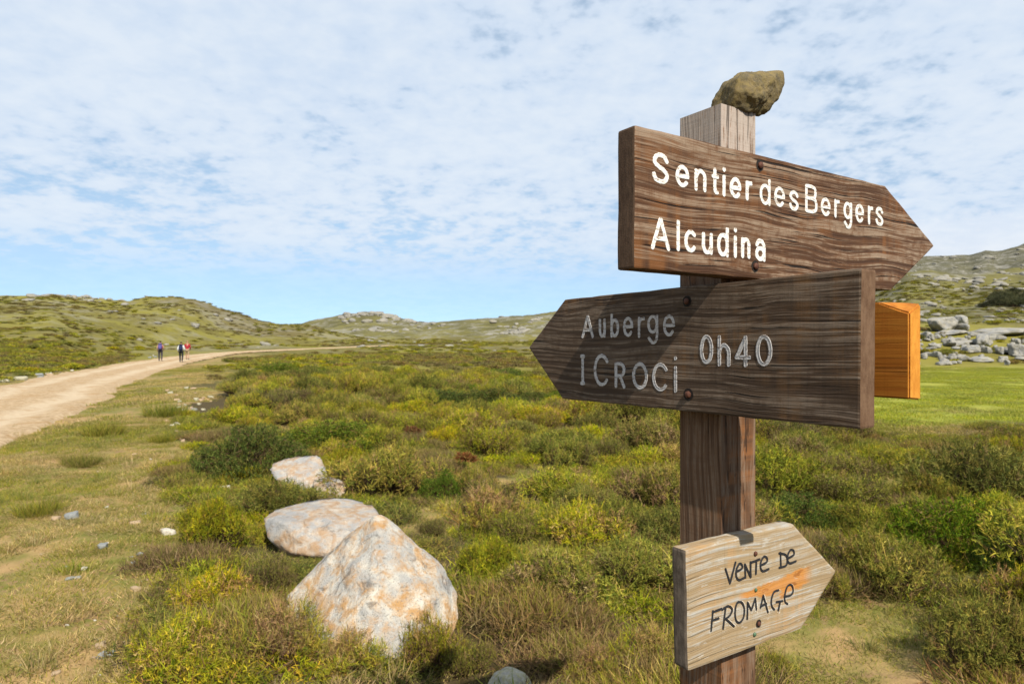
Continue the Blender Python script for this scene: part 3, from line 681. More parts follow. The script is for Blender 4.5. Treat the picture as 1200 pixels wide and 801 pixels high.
def rock_from_planes(N, d, sub, p, amp, seed, freq, gain=.5, crease=0.0):
    V, Fc = ICO[sub]
    q = np.clip(V @ N.T, 0, None) / d[None]
    r = (q ** p).sum(1) ** (-1 / p)
    P = V * r[:, None]
    s = np.mean(r)
    if crease:
        nz = np.abs(fbm(P[:, 0] * 2.6 / s * .5 + 3, P[:, 1] * 2.6 / s * .5, P[:, 2] * 1.6 / s * .5, 3, seed + 70, .45)); P = P - V * (crease * np.exp(-(nz / .22) ** 2))[:, None]
    P = P + V * (fbm(P[:, 0] * freq, P[:, 1] * freq, P[:, 2] * freq, 5, seed, gain) * amp)[:, None]
    return P, Fc
def hull_rock(name, pts, mat, sub=6, p=22, amp=.02, seed=1, freq=5, label=None, cat='boulder', group=None, facets=0):
    N, d, c = hull_planes(pts)
    if facets:                                               # chip extra facets off the hull
        r_ = np.random.RandomState(seed + 900); Q = r_.normal(size=(facets, 3)); Q /= np.linalg.norm(Q, axis=1, keepdims=True)
        sup = (Q @ (np.array([q_[:] for q_ in pts]) - c).T).max(1); N = np.vstack([N, Q]); d = np.concatenate([d, sup * r_.uniform(.93, .99, facets)])
    P, Fc = rock_from_planes(N, d, sub, p, amp, seed, freq, .5, .022 if facets else 0.0)
    o = link(name, mesh_np(name, P, Fc, None, True), mat); o.location = c
    return tag(o, label, cat, group)
def rand_planes(seed, sx, sy, sz, n=13):
    r = np.random.RandomState(seed); N = r.normal(size=(n, 3)); N /= np.linalg.norm(N, axis=1, keepdims=True)
    N = np.vstack([N, [[0, 0, 1], [0, 0, -1], [1, 0, 0], [-1, 0, 0], [0, 1, 0], [0, -1, 0]]])
    S = np.array([sx, sy, sz]); d = np.sqrt(((N * S) ** 2).sum(1)) * r.uniform(.78, 1.0, len(N))
    return N, d
ROCKM = {}
def rock_mesh(key, seed, s=(1, 1, .7), sub=4, p=14, amp=.08, freq=1.6):
    if key not in ROCKM:
        N, d = rand_planes(seed, *s); P, Fc = rock_from_planes(N, d, sub, p, amp, seed, freq)
        ROCKM[key] = mesh_np(key, P, Fc, None, True)
    return ROCKM[key]

hull_rock('boulder', [at(*p) for p in [(438, 602, 4.02), (447, 602, 4.05), (478, 627, 4.08), (505, 650, 4.05), (524, 668, 3.98), (537, 694, 3.92), (538, 725, 3.80), (384, 647, 4.06), (352, 680, 4.0), (334, 700, 3.92), (333, 730, 3.80),
    (452, 668, 3.70), (432, 705, 3.56), (425, 770, 3.40), (380, 760, 3.48), (480, 770, 3.46), (525, 760, 3.6), (500, 690, 3.70),
    (400, 660, 4.5), (500, 690, 4.5), (440, 640, 4.45)]],
    ROCK_BIG, 7, 170, .013, 5, 8.0, 'large pointed white boulder with orange lichen in the foreground heath', 'boulder')
hull_rock('boulder', [at(*p) for p in [(308, 607, 5.55), (313, 630, 5.35), (340, 647, 5.2), (385, 652, 5.1), (428, 650, 5.1), (318, 598, 5.7), (345, 590, 5.85), (393, 582, 6.0), (412, 584, 6.0), (440, 592, 5.8), (446, 606, 5.5), (440, 640, 5.15), (330, 612, 5.30), (345, 660, 5.4), (420, 660, 5.4)]],
    ROCK_PALE, 6, 70, .014, 9, 7, 'flat topped pale boulder lying just behind the large pointed one', 'boulder')
hull_rock('boulder', [at(*p) for p in [(312, 548, 7.7), (320, 560, 7.5), (318, 543, 7.9), (345, 534, 8.0), (372, 532, 8.0), (380, 545, 7.9), (385, 562, 7.45), (360, 575, 7.3), (335, 570, 7.4), (350, 580, 7.6)]],
    ROCK_PALE, 5, 20, .03, 12, 3, 'pinkish white boulder between the dark juniper and the broom', 'boulder')
hull_rock('boulder', [at(*p) for p in [(366, 562, 7.35), (385, 556, 7.4), (402, 561, 7.25), (408, 574, 7.1), (398, 586, 7.0), (374, 584, 7.0), (364, 575, 7.1), (386, 592, 7.2)]],
    ROCK_PALE, 5, 16, .02, 14, 4, 'small rounded pale rock against the right end of the pinkish boulder', 'boulder')
hull_rock('stone', [at(*p) for p in [(569, 798, 3.15), (578, 786, 3.2), (596, 780, 3.22), (612, 785, 3.2), (624, 797, 3.15), (626, 815, 3.1), (567, 815, 3.1), (595, 790, 3.08), (596, 815, 3.0), (596, 805, 3.4)]],
    ROCK_GREY, 5, 14, .008, 15, 14, 'grey lichened stone at the bottom edge in a dark hollow', 'stone')
# the stone on top of the post
S0 = ORI + (D1 + D2) * .05
def st(px, py, D): return at(px, py, D) - Vector((0, 0, .005))
hull_rock('stone', [st(*p) for p in [(833.5, 124, 1.305), (838, 107, 1.30), (848, 93, 1.30), (866, 82.5, 1.29), (872, 83, 1.262), (918, 79.5, 1.33), (921, 94, 1.33), (915, 111, 1.33), (902, 127, 1.32), (889, 134, 1.315), (871, 127, 1.30),
    (866, 88, 1.245), (862, 108, 1.245), (858, 125, 1.262), (893, 112, 1.262), (905, 88, 1.285), (848, 121, 1.285), (880, 128, 1.275),
    (860, 92, 1.37), (905, 92, 1.38), (850, 118, 1.37), (895, 122, 1.37)]],
    ROCK_TOP, 6, 55, .0035, 17, 55, 'angular olive brown stone balanced on top of the signpost', 'stone')

def stone(px, py, wpx, mat, label, group=None, seed=0, asp=(1, .8, .6), cat='stone', name='stone', sink=.15):
    P = ground_at(px, py); r = wpx / F * P.y / 2
    me = rock_mesh('stone_%d_%s' % (seed % 7, mat.name), 100 + seed % 7, (1, .85, .68), 4, 14, .09, 1.4)
    if not me.materials: me.materials.append(mat)
    o = link(name, me); o.location = (P.x, P.y + r * .5, P.z + r * asp[2] * (.62 - sink) * .7)
    o.scale = (r * asp[0], r * asp[1], r * asp[2] * 1.1); o.rotation_euler = (0, 0, (seed * 2.4) % 6.28)
    return tag(o, label, cat, group)
STONES = [
 (80, 609, 22, ROCK_BLUE, 'grey stone on the turf beside a small dark rush tuft', 1),
 (64, 610, 13, ROCK_TAN, 'small tan stone touching the left of a larger grey one', 2),
 (219, 560, 17, ROCK_BLUE, 'bluish grey stone on turf left of the dark juniper', 3),
 (261, 576, 19, ROCK_WHITE, 'white stone at the tip of the broom near the juniper', 4),
 (195, 627, 21, ROCK_WHITE, 'pale grey stone on turf left of the dark broom mound', 5),
 (118, 643, 17, ROCK_BLUE, 'flat blue grey stone in the middle of the turf', 6),
 (163, 652, 10, ROCK_BLUE, 'tiny blue stone right of the flat blue grey one', 0),
 (155, 661, 9, ROCK_BLUE, 'tiny dark stone just below the tiny blue one', 1),
 (98, 669, 11, ROCK_WHITE, 'small pale stone below the flat blue grey one', 2),
 (79, 680, 11, ROCK_BLUE, 'left one of two touching dark blue stones on turf', 3),
 (89, 679, 10, ROCK_BLUE, 'right one of two touching dark blue stones on turf', 4),
 (158, 693, 15, ROCK_TAN, 'half buried tan stone on the dry turf', 5),
 (237, 694, 14, ROCK_WHITE, 'white stone showing among grass left of the big boulder', 6),
 (122, 773, 23, ROCK_BLUE, 'blue grey stone on bare soil at the lower left', 0),
 (115, 761, 17, ROCK_TAN, 'tan stone behind the lower left blue grey stone', 1),
 (146, 757, 15, ROCK_TAN, 'upright brown stone near the lower left blue grey one', 2),
 (63, 793, 12, ROCK_TAN, 'small brownish stone near the bottom left corner', 3),
 (157, 615, 14, ROCK_TAN, 'low tan stone on dark soil left of the pale grey one', 4),
 (240, 513, 15, ROCK_BLUE, 'dark faced stone in the stony gully above the juniper', 5),
 (234, 512, 11, ROCK_WHITE, 'pale stone against the left of the dark faced stone', 6),
 (232, 498, 9, ROCK_WHITE, 'cream stone above the dark faced gully stone', 0),
 (220, 481, 14, ROCK_TAN, 'pinkish tan rock on the left of the stony gully', 1),
 (227, 481, 10, ROCK_BLUE, 'greyish rock beside the pinkish gully rock', 2),
 (20, 446, 17, ROCK_GREY, 'grey rock in the bank at the left edge beyond the track', 3),
 (3, 448, 12, ROCK_GREY, 'grey rock cut by the left edge of the picture', 4),
 (57, 441, 11, ROCK_TAN, 'tan rock at the foot of the bank beyond the track', 5),
]
for px, py, wp, mt, lb, sd in STONES: stone(px, py, wp, mt, lb, None, sd)
rs = random.Random(5)
for i in range(52):                                          # pebbles strewn in the gully
    u = rs.random(); px = rs.uniform(200, 268) + (1 - u) * 8; py = 450 + u * 68
    if px > 262 - u * 45: px = rs.uniform(195, 225)
    stone(px, py, rs.uniform(4, 9), rs.choice([ROCK_WHITE, ROCK_TAN, ROCK_TAN, ROCK_GREY]), 'small loose stone strewn in the stony gully between turf and heath', 'loose stones in the gully', rs.randrange(7))
for i in range(26):
    stone(rs.uniform(20, 215), rs.uniform(520, 795), rs.uniform(3, 7), rs.choice([ROCK_WHITE, ROCK_TAN, ROCK_BLUE, ROCK_TAN]), 'pebble scattered on the dry turf at lower left', 'pebbles on the turf', rs.randrange(7))
for i in range(22):
    u = rs.random()
    stone(35 + u * 150, 443 - u * 27 + rs.uniform(-2, 3), rs.uniform(5, 11) * (1 - .5 * u), rs.choice([ROCK_TAN, ROCK_BLUE, ROCK_WHITE]), 'small rock in the eroded bank beyond the track', 'rocks of the track bank', rs.randrange(7))

# rocky outcrop on the right
CROPM = []
for i in range(6):
    me = rock_mesh('outcrop_rock_%d' % i, 300 + i, (1, .85, .72), 5, 11, .10, 1.5); me.materials.append(ROCK_CROP); CROPM.append(me)
CROPG = 'boulders of the rocky outcrop'
def crop(px, py, wpx, hpx, D, label, k, rz=0, tilt=0):
    P = ground_at(px, min(py + hpx * .5, 428)); D = min(P.y, 92.0)
    if P.y > 92: P = Vector(((px - CX) / F * D, D, gz((px - CX) / F * D, D)))
    sx = wpx / F * D / 2; sz = hpx / F * D / 2
    o = link('boulder', CROPM[k % 6]); o.location = (P.x, P.y + sx * .3, P.z + sz * .72); o.scale = (sx * 1.08, max(sx * .75, sz), sz * 1.15); o.rotation_euler = (0, tilt, rz)
    return tag(o, label, 'boulder', CROPG)
crop(1107, 377, 36, 24, 76, 'big rounded grey boulder crowning the outcrop beside the orange board', 0, .3)
crop(1129, 373, 22, 15, 77, 'upper boulder stacked against the right of the big rounded one', 1, .8)
crop(1130, 382, 19, 12, 75, 'lower boulder wedged under the stacked one on the outcrop', 2, 2)
crop(1180, 387, 70, 14, 76, 'long whaleback slab on the skyline of the outcrop at right', 3, 0, -.06)
crop(1154, 397, 24, 18, 66, 'wedge shaped pale boulder in the middle of the outcrop', 4, 1)
crop(1140, 408, 26, 13, 63, 'pale boulder below the wedge shaped one with a dark gap beneath', 5, .5)
crop(1156, 409, 13, 11, 62, 'squarish boulder right of the dark gap in the outcrop', 1, 2)
crop(1174, 409, 16, 12, 61, 'dark sided round boulder at the lower right of the outcrop', 0, 4)
crop(1086, 392, 14, 13, 70, 'pale boulder half hidden behind the edge of the orange board', 2, 5)
crop(1120, 389, 38, 9, 73, 'low flat slab under the big rounded boulder', 3, .2, -.05)
crop(1195, 408, 20, 20, 60, 'tall pale boulder cut by the right edge of the picture', 4, 3)
crop(1127, 401, 34, 8, 68, 'long low slab leaning towards the wedge shaped boulder', 3, .1, -.15)
crop(1084, 416, 12, 10, 57, 'pale rock low beside the bottom of the orange board', 5, 1)
crop(1098, 414, 13, 10, 57, 'grey rock second from the orange board in the lowest row', 1, 2)
crop(1128, 419, 15, 9, 56, 'dark faced rock in the lowest row of the outcrop', 0, 2.2)
crop(1150, 420, 28, 9, 55, 'broad flat rock at the front foot of the outcrop', 3, 3.1)
crop(1178, 419, 17, 7, 56, 'small bright slab at the lower right foot of the outcrop', 2, 1.1)
crop(1107, 427, 22, 6, 54, 'pinkish low rock at the grassy foot of the outcrop', 5, .4)
for i in range(120):
    u = rs.random() ** .8; py = 388 + 36 * u; px = rs.uniform(1050, 1270)
    Dd = 74 - 20 * u
    crop(px, py + rs.uniform(0, 3), 5 + 17 * rs.random() ** 2.2, rs.uniform(4, 7) + 5 * rs.random() ** 3, Dd, 'lesser granite block of the rocky outcrop at right', rs.randrange(6), rs.uniform(0, 6.28), rs.uniform(-.2, .2))

# ------------------------------------------------------------------ vegetation prototypes
RS = np.random.RandomState(4)
def unit(v): return v / np.maximum(np.linalg.norm(v, axis=-1, keepdims=True), 1e-9)
def blades(base, dirs, L, W, col, bend=.25, rs_=RS):
    n = len(base); dirs = unit(dirs); L = L[:, None]; W = W[:, None]
    side = unit(np.cross(dirs, rs_.normal(size=(n, 3)))); drift = rs_.normal(size=(n, 3)) * bend * .4; drift[:, 2] -= bend * .25
    m = base + dirs * L * .5; tip = base + dirs * L + drift * L * .55
    v = np.stack([base - side * W * .5, base + side * W * .5, m - side * W * .42, m + side * W * .42, tip], 1).reshape(-1, 3)
    o = np.arange(n)[:, None] * 5
    f = np.concatenate([o + [0, 1, 3], o + [0, 3, 2], o + [2, 3, 4]])
    return v, f, np.repeat(col, 5, 0)
def pick(cols, wts, n, jit=.16):
    c = np.array(cols)[RS.choice(len(cols), n, p=np.array(wts) / sum(wts))]
    return np.clip(c * RS.uniform(1 - jit, 1 + jit, (n, 1)) * RS.uniform(.94, 1.06, (n, 3)), 0, 1)
def joinv(parts):
    V, Fc, C, o = [], [], [], 0
    for v, f, c in parts: V.append(v); Fc.append(f + o); C.append(c); o += len(v)
    return np.vstack(V), np.vstack(Fc), np.vstack(C)
BROOM = ([(.385, .33, .034), (.295, .285, .026), (.205, .225, .022), (.45, .345, .05), (.26, .16, .05), (.10, .14, .014)], [5, 6, 5, 2.4, 1.6, 3])
DRY = ([(.33, .21, .085), (.24, .145, .065), (.40, .27, .10), (.24, .21, .04), (.15, .095, .05), (.46, .34, .14)], [4, 4, 3, 4.5, 3, 1.8])
HEATHB = ([(.20, .135, .055), (.145, .095, .045), (.23, .20, .038), (.20, .195, .030), (.27, .19, .085)], [4, 3, 4, 4, 1.8])
JUNI = ([(.065, .11, .012), (.10, .15, .016), (.15, .19, .022), (.038, .068, .010), (.21, .20, .03)], [5, 5, 3.4, 3.2, 1.8])
OLIVE = ([(.225, .22, .026), (.17, .185, .021), (.30, .26, .032), (.09, .115, .014), (.22, .15, .045)], [5, 5, 3.4, 3, 1.7])
GRN = ([(.19, .20, .030), (.25, .235, .038), (.135, .17, .024), (.36, .28, .10), (.30, .24, .055)], [4, 4, 3, 2, 3])
STRAW = ([(.46, .34, .14), (.38, .265, .11), (.26, .23, .055), (.52, .40, .19), (.20, .19, .036)], [4, 4, 4, 2, 3])
def mound(n, R=.5, H=.38, lobes=9, pal=BROOM, L=(.05, .14), W=(.0033, .006), up=.55, seed=1, spread=.55, twig=.10, alt=None):
    global RS
    RS = np.random.RandomState(seed)
    a = RS.uniform(0, 6.283, lobes); rr = R * .72 * np.sqrt(RS.uniform(0, 1, lobes)); rr[0] = 0
    lc = np.stack([np.cos(a) * rr, np.sin(a) * rr, H * .42 * (1 - .6 * (rr / R) ** 2) * RS.uniform(.75, 1.1, lobes)], 1)
    lr = R * RS.uniform(.34, .50, lobes); lh = H * RS.uniform(.40, .62, lobes)
    lobcol = RS.uniform(.62, 1.25, lobes)
    k = RS.randint(0, lobes, n)
    d = unit(RS.normal(size=(n, 3))); d[:, 2] = np.abs(d[:, 2]) * 1.1 - .12; d = unit(d)
    rad = RS.uniform(.35, 1.0, n) ** .6
    base = lc[k] + d * np.stack([lr[k], lr[k], lh[k]], 1) * rad[:, None]
    base[:, 2] = np.maximum(base[:, 2], .0)
    dirs = d * .65 + np.array([0, 0, up]) + RS.normal(size=(n, 3)) * spread
    col = pick(*pal, n) * lobcol[k][:, None]
    if alt:                                             # some lobes are another plant or withered
        al = RS.uniform(0, 1, lobes) < alt[1]; mk = al[k] & (RS.uniform(0, 1, n) < .85); c2_ = pick(*alt[0], n); col[mk] = c2_[mk]
    parts = [blades(base, dirs, RS.uniform(*L, n), RS.uniform(*W, n), col, .3, RS)]
    m = int(n * twig)
    if m:
        k = RS.randint(0, lobes, m); d = unit(RS.normal(size=(m, 3))); d[:, 2] = np.abs(d[:, 2])
        end = lc[k] + d * np.stack([lr[k], lr[k], lh[k]], 1) * RS.uniform(.7, 1.12, (m, 1)); b0 = lc[k] * np.array([.5, .5, .0]) + RS.normal(size=(m, 3)) * .02; b0[:, 2] = np.abs(b0[:, 2])
        parts.append(blades(b0, end - b0, np.linalg.norm(end - b0, axis=1), RS.uniform(.004, .008, m), pick([(.13, .085, .05), (.20, .135, .075), (.09, .06, .038)], [3, 2, 2], m), .2, RS))
    return joinv(parts)
def stems_mesh(R, H, n=26, seed=1):
    global RS
    RS = np.random.RandomState(seed + 500)
    b = RS.normal(size=(n, 3)) * .05; b[:, 2] = -.03; a = RS.uniform(0, 6.28, n); e = np.stack([np.cos(a) * R * .6, np.sin(a) * R * .6, RS.uniform(.4, .9, n) * H], 1)
    v1, f1, c1 = blades(b, e - b, np.linalg.norm(e - b, axis=1), RS.uniform(.008, .014, n), pick([(.14, .09, .05), (.10, .065, .04)], [1, 1], n), .15, RS)
    v2, f2, c2 = blades(b, e - b + RS.normal(size=(n, 3)) * .02, np.linalg.norm(e - b, axis=1), RS.uniform(.008, .014, n), pick([(.14, .09, .05), (.10, .065, .04)], [1, 1], n), .15, RS)
    return joinv([(v1, f1, c1), (v2, f2, c2)])
def juniper(n=620, R=.75, H=.34, seed=1, k=15, nl=(.022, .045), wd=(.0045, .007)):
    global RS
    RS = np.random.RandomState(seed)
    a = RS.uniform(0, 6.283, n); rr = R * np.sqrt(RS.uniform(0, 1, n))
    lump = .55 + .45 * np.clip(fbm(np.cos(a) * rr * 4.5 + 5, np.sin(a) * rr * 4.5, 0, 2, seed) * 1.3 + .3, 0, 1)
    z = H * np.sqrt(np.clip(1 - (rr / R) ** 2, 0, 1)) * lump * RS.uniform(.55, 1.0, n)
    tip = np.stack([np.cos(a) * rr, np.sin(a) * rr, z + .03], 1)
    d = unit(np.stack([np.cos(a) * .9, np.sin(a) * .9, RS.uniform(.15, .9, n)], 1) + RS.normal(size=(n, 3)) * .35)
    LL = RS.uniform(.07, .15, n)
    t = RS.uniform(0, 1, (n, k)); base = (tip[:, None] - d[:, None] * (LL[:, None] * (1 - t))[..., None]).reshape(-1, 3); base[:, 2] = np.maximum(base[:, 2], .005)
    dirs = (d[:, None] * .75 + RS.normal(size=(n, k, 3)) * .6).reshape(-1, 3)
    lob = np.repeat(RS.uniform(.75, 1.25, n), k)[:, None]
    parts = [blades(base, dirs, RS.uniform(*nl, n * k), RS.uniform(*wd, n * k), pick(*JUNI, n * k) * lob, .2, RS)]
    parts.append(blades(tip - d * LL[:, None] * 1.3, d, LL * 1.3, np.full(n, .005), pick([(.12, .07, .035), (.16, .10, .045)], [1, 1], n), .1, RS))
    return joinv(parts)
def tuft(n, R, L, W, pal, seed, lean=.45):
    global RS
    RS = np.random.RandomState(seed)
    a = RS.uniform(0, 6.283, n); rr = R * np.sqrt(RS.uniform(0, 1, n)); b = np.stack([np.cos(a) * rr, np.sin(a) * rr, np.full(n, -.004)], 1)
    d = np.stack([np.cos(a) * rr / R * lean, np.sin(a) * rr / R * lean, np.ones(n)], 1) + RS.normal(size=(n, 3)) * lean * .6; d[:, 2] = np.abs(d[:, 2])
    return blades(b, d, RS.uniform(*L, n), RS.uniform(*W, n), pick(*pal, n), .6, RS)
def me_of(name, vfc, mat):
    me = mesh_np(name, vfc[0], vfc[1], vfc[2]); me.materials.append(mat); return me

def bush(ns, k, R, H, lobes, pal, seed, alt=None, L=(.018, .045), W=(.003, .0055), SL=(.05, .12), stems=.25, up=.55, twigp=None):
    """lobed cushion: sprays of short leaves on the lobes' surfaces over a brown twig frame"""
    global RS
    RS = np.random.RandomState(seed)
    a = RS.uniform(0, 6.283, lobes); rr = R * .74 * np.sqrt(RS.uniform(0, 1, lobes)); rr[0] = 0
    lc = np.stack([np.cos(a) * rr, np.sin(a) * rr, H * .50 * (1 - .55 * (rr / R) ** 2) * RS.uniform(.6, 1.2, lobes)], 1)
    lr = R * RS.uniform(.24, .42, lobes); lh = H * RS.uniform(.32, .58, lobes); lobcol = RS.uniform(.6, 1.25, lobes)
    q = RS.randint(0, lobes, ns); d = unit(RS.normal(size=(ns, 3))); d[:, 2] = np.abs(d[:, 2]) * 1.15 - .25; d = unit(d)
    tip = lc[q] + d * np.stack([lr[q], lr[q], lh[q]], 1) * RS.uniform(.80, 1.06, (ns, 1)); tip[:, 2] = np.maximum(tip[:, 2], .02)
    ok = (tip[:, 2] > .34 * H) | (RS.uniform(0, 1, ns) < .16)             # the foot of the bush is bare wood
    q, d, tip = q[ok], d[ok], tip[ok]; ns = len(q)
    sd = unit(d * .8 + np.array([0, 0, up]) + RS.normal(size=(ns, 3)) * .4); sl = RS.uniform(*SL, ns)
    c = pick(*pal, ns, .22) * lobcol[q][:, None]
    if alt:
        al = RS.uniform(0, 1, lobes) < alt[1]; mk = (al[q] & (RS.uniform(0, 1, ns) < .85)) | (RS.uniform(0, 1, ns) < .06); c2_ = pick(*alt[0], ns, .22); c[mk] = c2_[mk]
    t = RS.uniform(0, 1, (ns, k)); base = (tip[:, None] - sd[:, None] * (sl[:, None] * (1 - t))[..., None]).reshape(-1, 3); base[:, 2] = np.maximum(base[:, 2], .004)
    dr = (sd[:, None] * .75 + RS.normal(size=(ns, k, 3)) * .62).reshape(-1, 3); n = ns * k
    cc = np.repeat(c, k, 0) * RS.uniform(.78, 1.22, (n, 1))
    parts = [blades(base, dr, RS.uniform(*L, n), RS.uniform(*W, n), cc, .25, RS)]
    m = int(ns * stems)                                    # bare upright stems that stick out
    g_ = RS.choice(ns, m, False); parts.append(blades(tip[g_] - sd[g_] * .05, sd[g_] + np.array([0, 0, .35]), RS.uniform(.08, .17, m), RS.uniform(.0025, .004, m), c[g_] * 1.1, .25, RS))
    m = int(ns * .55)
    e_ = RS.choice(ns, m, False); b0 = lc[q[e_]] * np.array([.55, .55, .0]) + np.abs(RS.normal(size=(m, 3))) * np.array([.03, .03, .01]); v = tip[e_] - b0
    parts.append(blades(b0, v, np.linalg.norm(v, axis=1) * .96, RS.uniform(.004, .008, m), pick(*(twigp or ([(.085, .055, .032), (.16, .105, .058), (.055, .038, .025)], [3, 1.5, 3])), m), .12, RS))  # inner twigs coloured darker to paint the shade inside the bush
    return joinv(parts)
YT = ([(.33, .24, .05), (.40, .24, .06), (.22, .13, .06)], [3, 2, 2])
PROTO = {
 'broom_a': me_of('broom_a', bush(2100, 9, .52, .46, 16, BROOM, 1, (HEATHB, .18)), LEAF),
 'broom_b': me_of('broom_b', bush(2200, 9, .50, .38, 18, BROOM, 2, (DRY, .20)), LEAF),
 'broom_c': me_of('broom_c', bush(2100, 9, .55, .46, 15, OLIVE, 3, (BROOM, .25)), LEAF),
 'dry_a': me_of('dry_a', bush(1000, 8, .46, .38, 13, DRY, 4, (BROOM, .45), (.02, .05), (.0028, .005), (.06, .15), .5, .5, YT), LEAF),
 'heath_a': me_of('heath_a', bush(1400, 8, .45, .36, 13, HEATHB, 5, (OLIVE, .3), (.015, .035)), LEAF),
 'juniper_a': me_of('juniper_a', juniper(1000, .75, .36, 6, 18), LEAF),
 'juniper_b': me_of('juniper_b', juniper(1000, .70, .42, 7, 18), LEAF),
}
LOW = [me_of('low_a', bush(800, 8, .42, .17, 14, BROOM, 21, (OLIVE, .3), (.015, .04)), LEAF), me_of('low_b', bush(800, 8, .42, .16, 14, OLIVE, 22, (HEATHB, .4), (.015, .04)), LEAF),
       me_of('low_c', mound(4600, .42, .13, 14, DRY, (.04, .12), (.003, .005), .5, 23, .7, .2, (HEATHB, .4)), LEAF)]
STEMS = {k: me_of('stems_' + k, stems_mesh(.45, .33, 26, i), LEAF) for i, k in enumerate(PROTO)}

# ------------------------------------------------------------------ single shrubs one can point to
SHR = []
HG = 'shrubs of the near heath'
HEFF = {'broom_a': .49, 'broom_b': .41, 'broom_c': .49, 'dry_a': .42, 'heath_a': .38, 'juniper_a': .35, 'juniper_b': .41}
def shrub(px, py, top, wpx, kind, label, deep=.9):
    """base row, top row and width in the photo; the bush stands on the ground at its base row"""
    P = ground_at(px, py); Rm = wpx / F * P.y / 2; s = Rm / (.68 if kind[0] == 'j' else .49)
    y = P.y + Rm * .75 * deep; x = P.x * y / P.y; z = gz(x, y)
    H = CAMZ - (top - CY) / F * y - z
    hs = min(max(H / HEFF[kind], s * .5), s * 1.7)
    nm = {'b': 'broom_shrub', 'd': 'dry_broom_shrub', 'h': 'heather_shrub', 'j': 'juniper_shrub'}[kind[0]]
    e = empty(nm, (x, y, z - .015), (px * .37 + py * .11) % 6.283); e.scale = (s, s * deep, hs)
    link('foliage', PROTO[kind], None, e); link('stems', STEMS[kind], None, e)
    tag(e, label, 'shrub', HG); SHR.append((x, y, Rm)); return e
for a in [
 (296, 564, 497, 150, 'juniper_a', 'dark green spreading juniper left of the pinkish white boulder'),
 (325, 618, 556, 125, 'broom_c', 'dense broom mound between the flat topped boulder and the open turf'),
 (252, 652, 575, 100, 'broom_c', 'darker broom lobe at the turf edge left of the boulders'),
 (455, 592, 515, 165, 'broom_a', 'tall broom clump with a dark hollow behind the flat topped boulder'),
 (412, 566, 518, 75, 'broom_c', 'broom hanging over the right end of the pinkish boulder'),
 (520, 588, 543, 66, 'juniper_b', 'small dark juniper at the right of the tall broom clump'),
 (690, 602, 550, 88, 'heath_a', 'brown twiggy bush standing alone in the middle of the heath'),
 (662, 543, 498, 110, 'broom_c', 'rounded olive broom mound with shaded foot in mid heath'),
 (712, 545, 507, 62, 'heath_a', 'brownish bush touching the right of the rounded broom mound'),
 (508, 630, 603, 52, 'heath_a', 'grey brown tussock right of the large pointed boulder'),
 (645, 728, 640, 195, 'broom_b', 'wide bright broom cushion left of the small pale board'),
 (750, 705, 620, 155, 'broom_a', 'bright broom cushion touching the left side of the post'),
 (580, 690, 622, 105, 'broom_c', 'broom at the right foot of the large pointed boulder'),
 (690, 655, 583, 150, 'broom_b', 'broom cushion behind the two bright ones left of the post'),
 (605, 645, 592, 115, 'heath_a', 'brownish heather patch behind the broom right of the boulder'),
 (765, 802, 722, 130, 'dry_a', 'reddish dry broom at the bottom edge left of the post'),
 (692, 806, 745, 110, 'dry_a', 'low dry broom at the bottom edge right of the dark hollow'),
 (500, 803, 705, 110, 'heath_a', 'shaded grey tussock at the right foot of the pointed boulder'),
 (405, 806, 728, 140, 'dry_a', 'yellow twigged low broom in front of the pointed boulder'),
 (325, 803, 692, 160, 'dry_a', 'straggly orange twigged broom left in front of the boulder'),
 (222, 803, 715, 160, 'broom_b', 'green broom at the bottom edge beside the bare turf'),
 (258, 738, 662, 140, 'broom_b', 'low broom with straw stems left of the pointed boulder'),
 (318, 702, 642, 90, 'heath_a', 'grey brown heather at the left edge of the pointed boulder'),
 (1035, 706, 612, 155, 'broom_a', 'olive broom mound above the dry grass right of the post'),
 (975, 708, 655, 62, 'dry_a', 'brown withered bush by the tip of the small pale board'),
 (1160, 812, 690, 190, 'broom_c', 'large broom filling the bottom right corner'),
 (1215, 745, 650, 150, 'broom_b', 'broom at the right edge above the corner bush'),
 (1120, 672, 585, 190, 'juniper_a', 'dark juniper spreading across the right side of the heath'),
 (1190, 692, 615, 120, 'juniper_b', 'dark juniper lobe against the right edge of the picture'),
 (945, 630, 573, 125, 'juniper_b', 'dark juniper patch just right of the post'),
 (1010, 642, 583, 120, 'broom_c', 'olive broom between the two dark junipers at right'),
 (905, 803, 755, 60, 'broom_b', 'small grassy broom at the right foot of the post'),
 (940, 529, 494, 95, 'heath_a', 'brown topped heather mound under the large grey brown board'),
 (1075, 562, 528, 125, 'broom_c', 'long broom hummock below the muddy strip at right'),
 (545, 803, 738, 95, 'heath_a', 'dark tussock between the pointed boulder and the lichened stone'),
 (560, 585, 540, 70, 'broom_b', 'small broom right of the rust red withered sprig'),
 (800, 600, 545, 100, 'broom_c', 'broom half hidden behind the post below the grey brown board'),
 (1090, 625, 575, 100, 'broom_b', 'yellowish broom behind the spreading right hand juniper')]: shrub(*a)
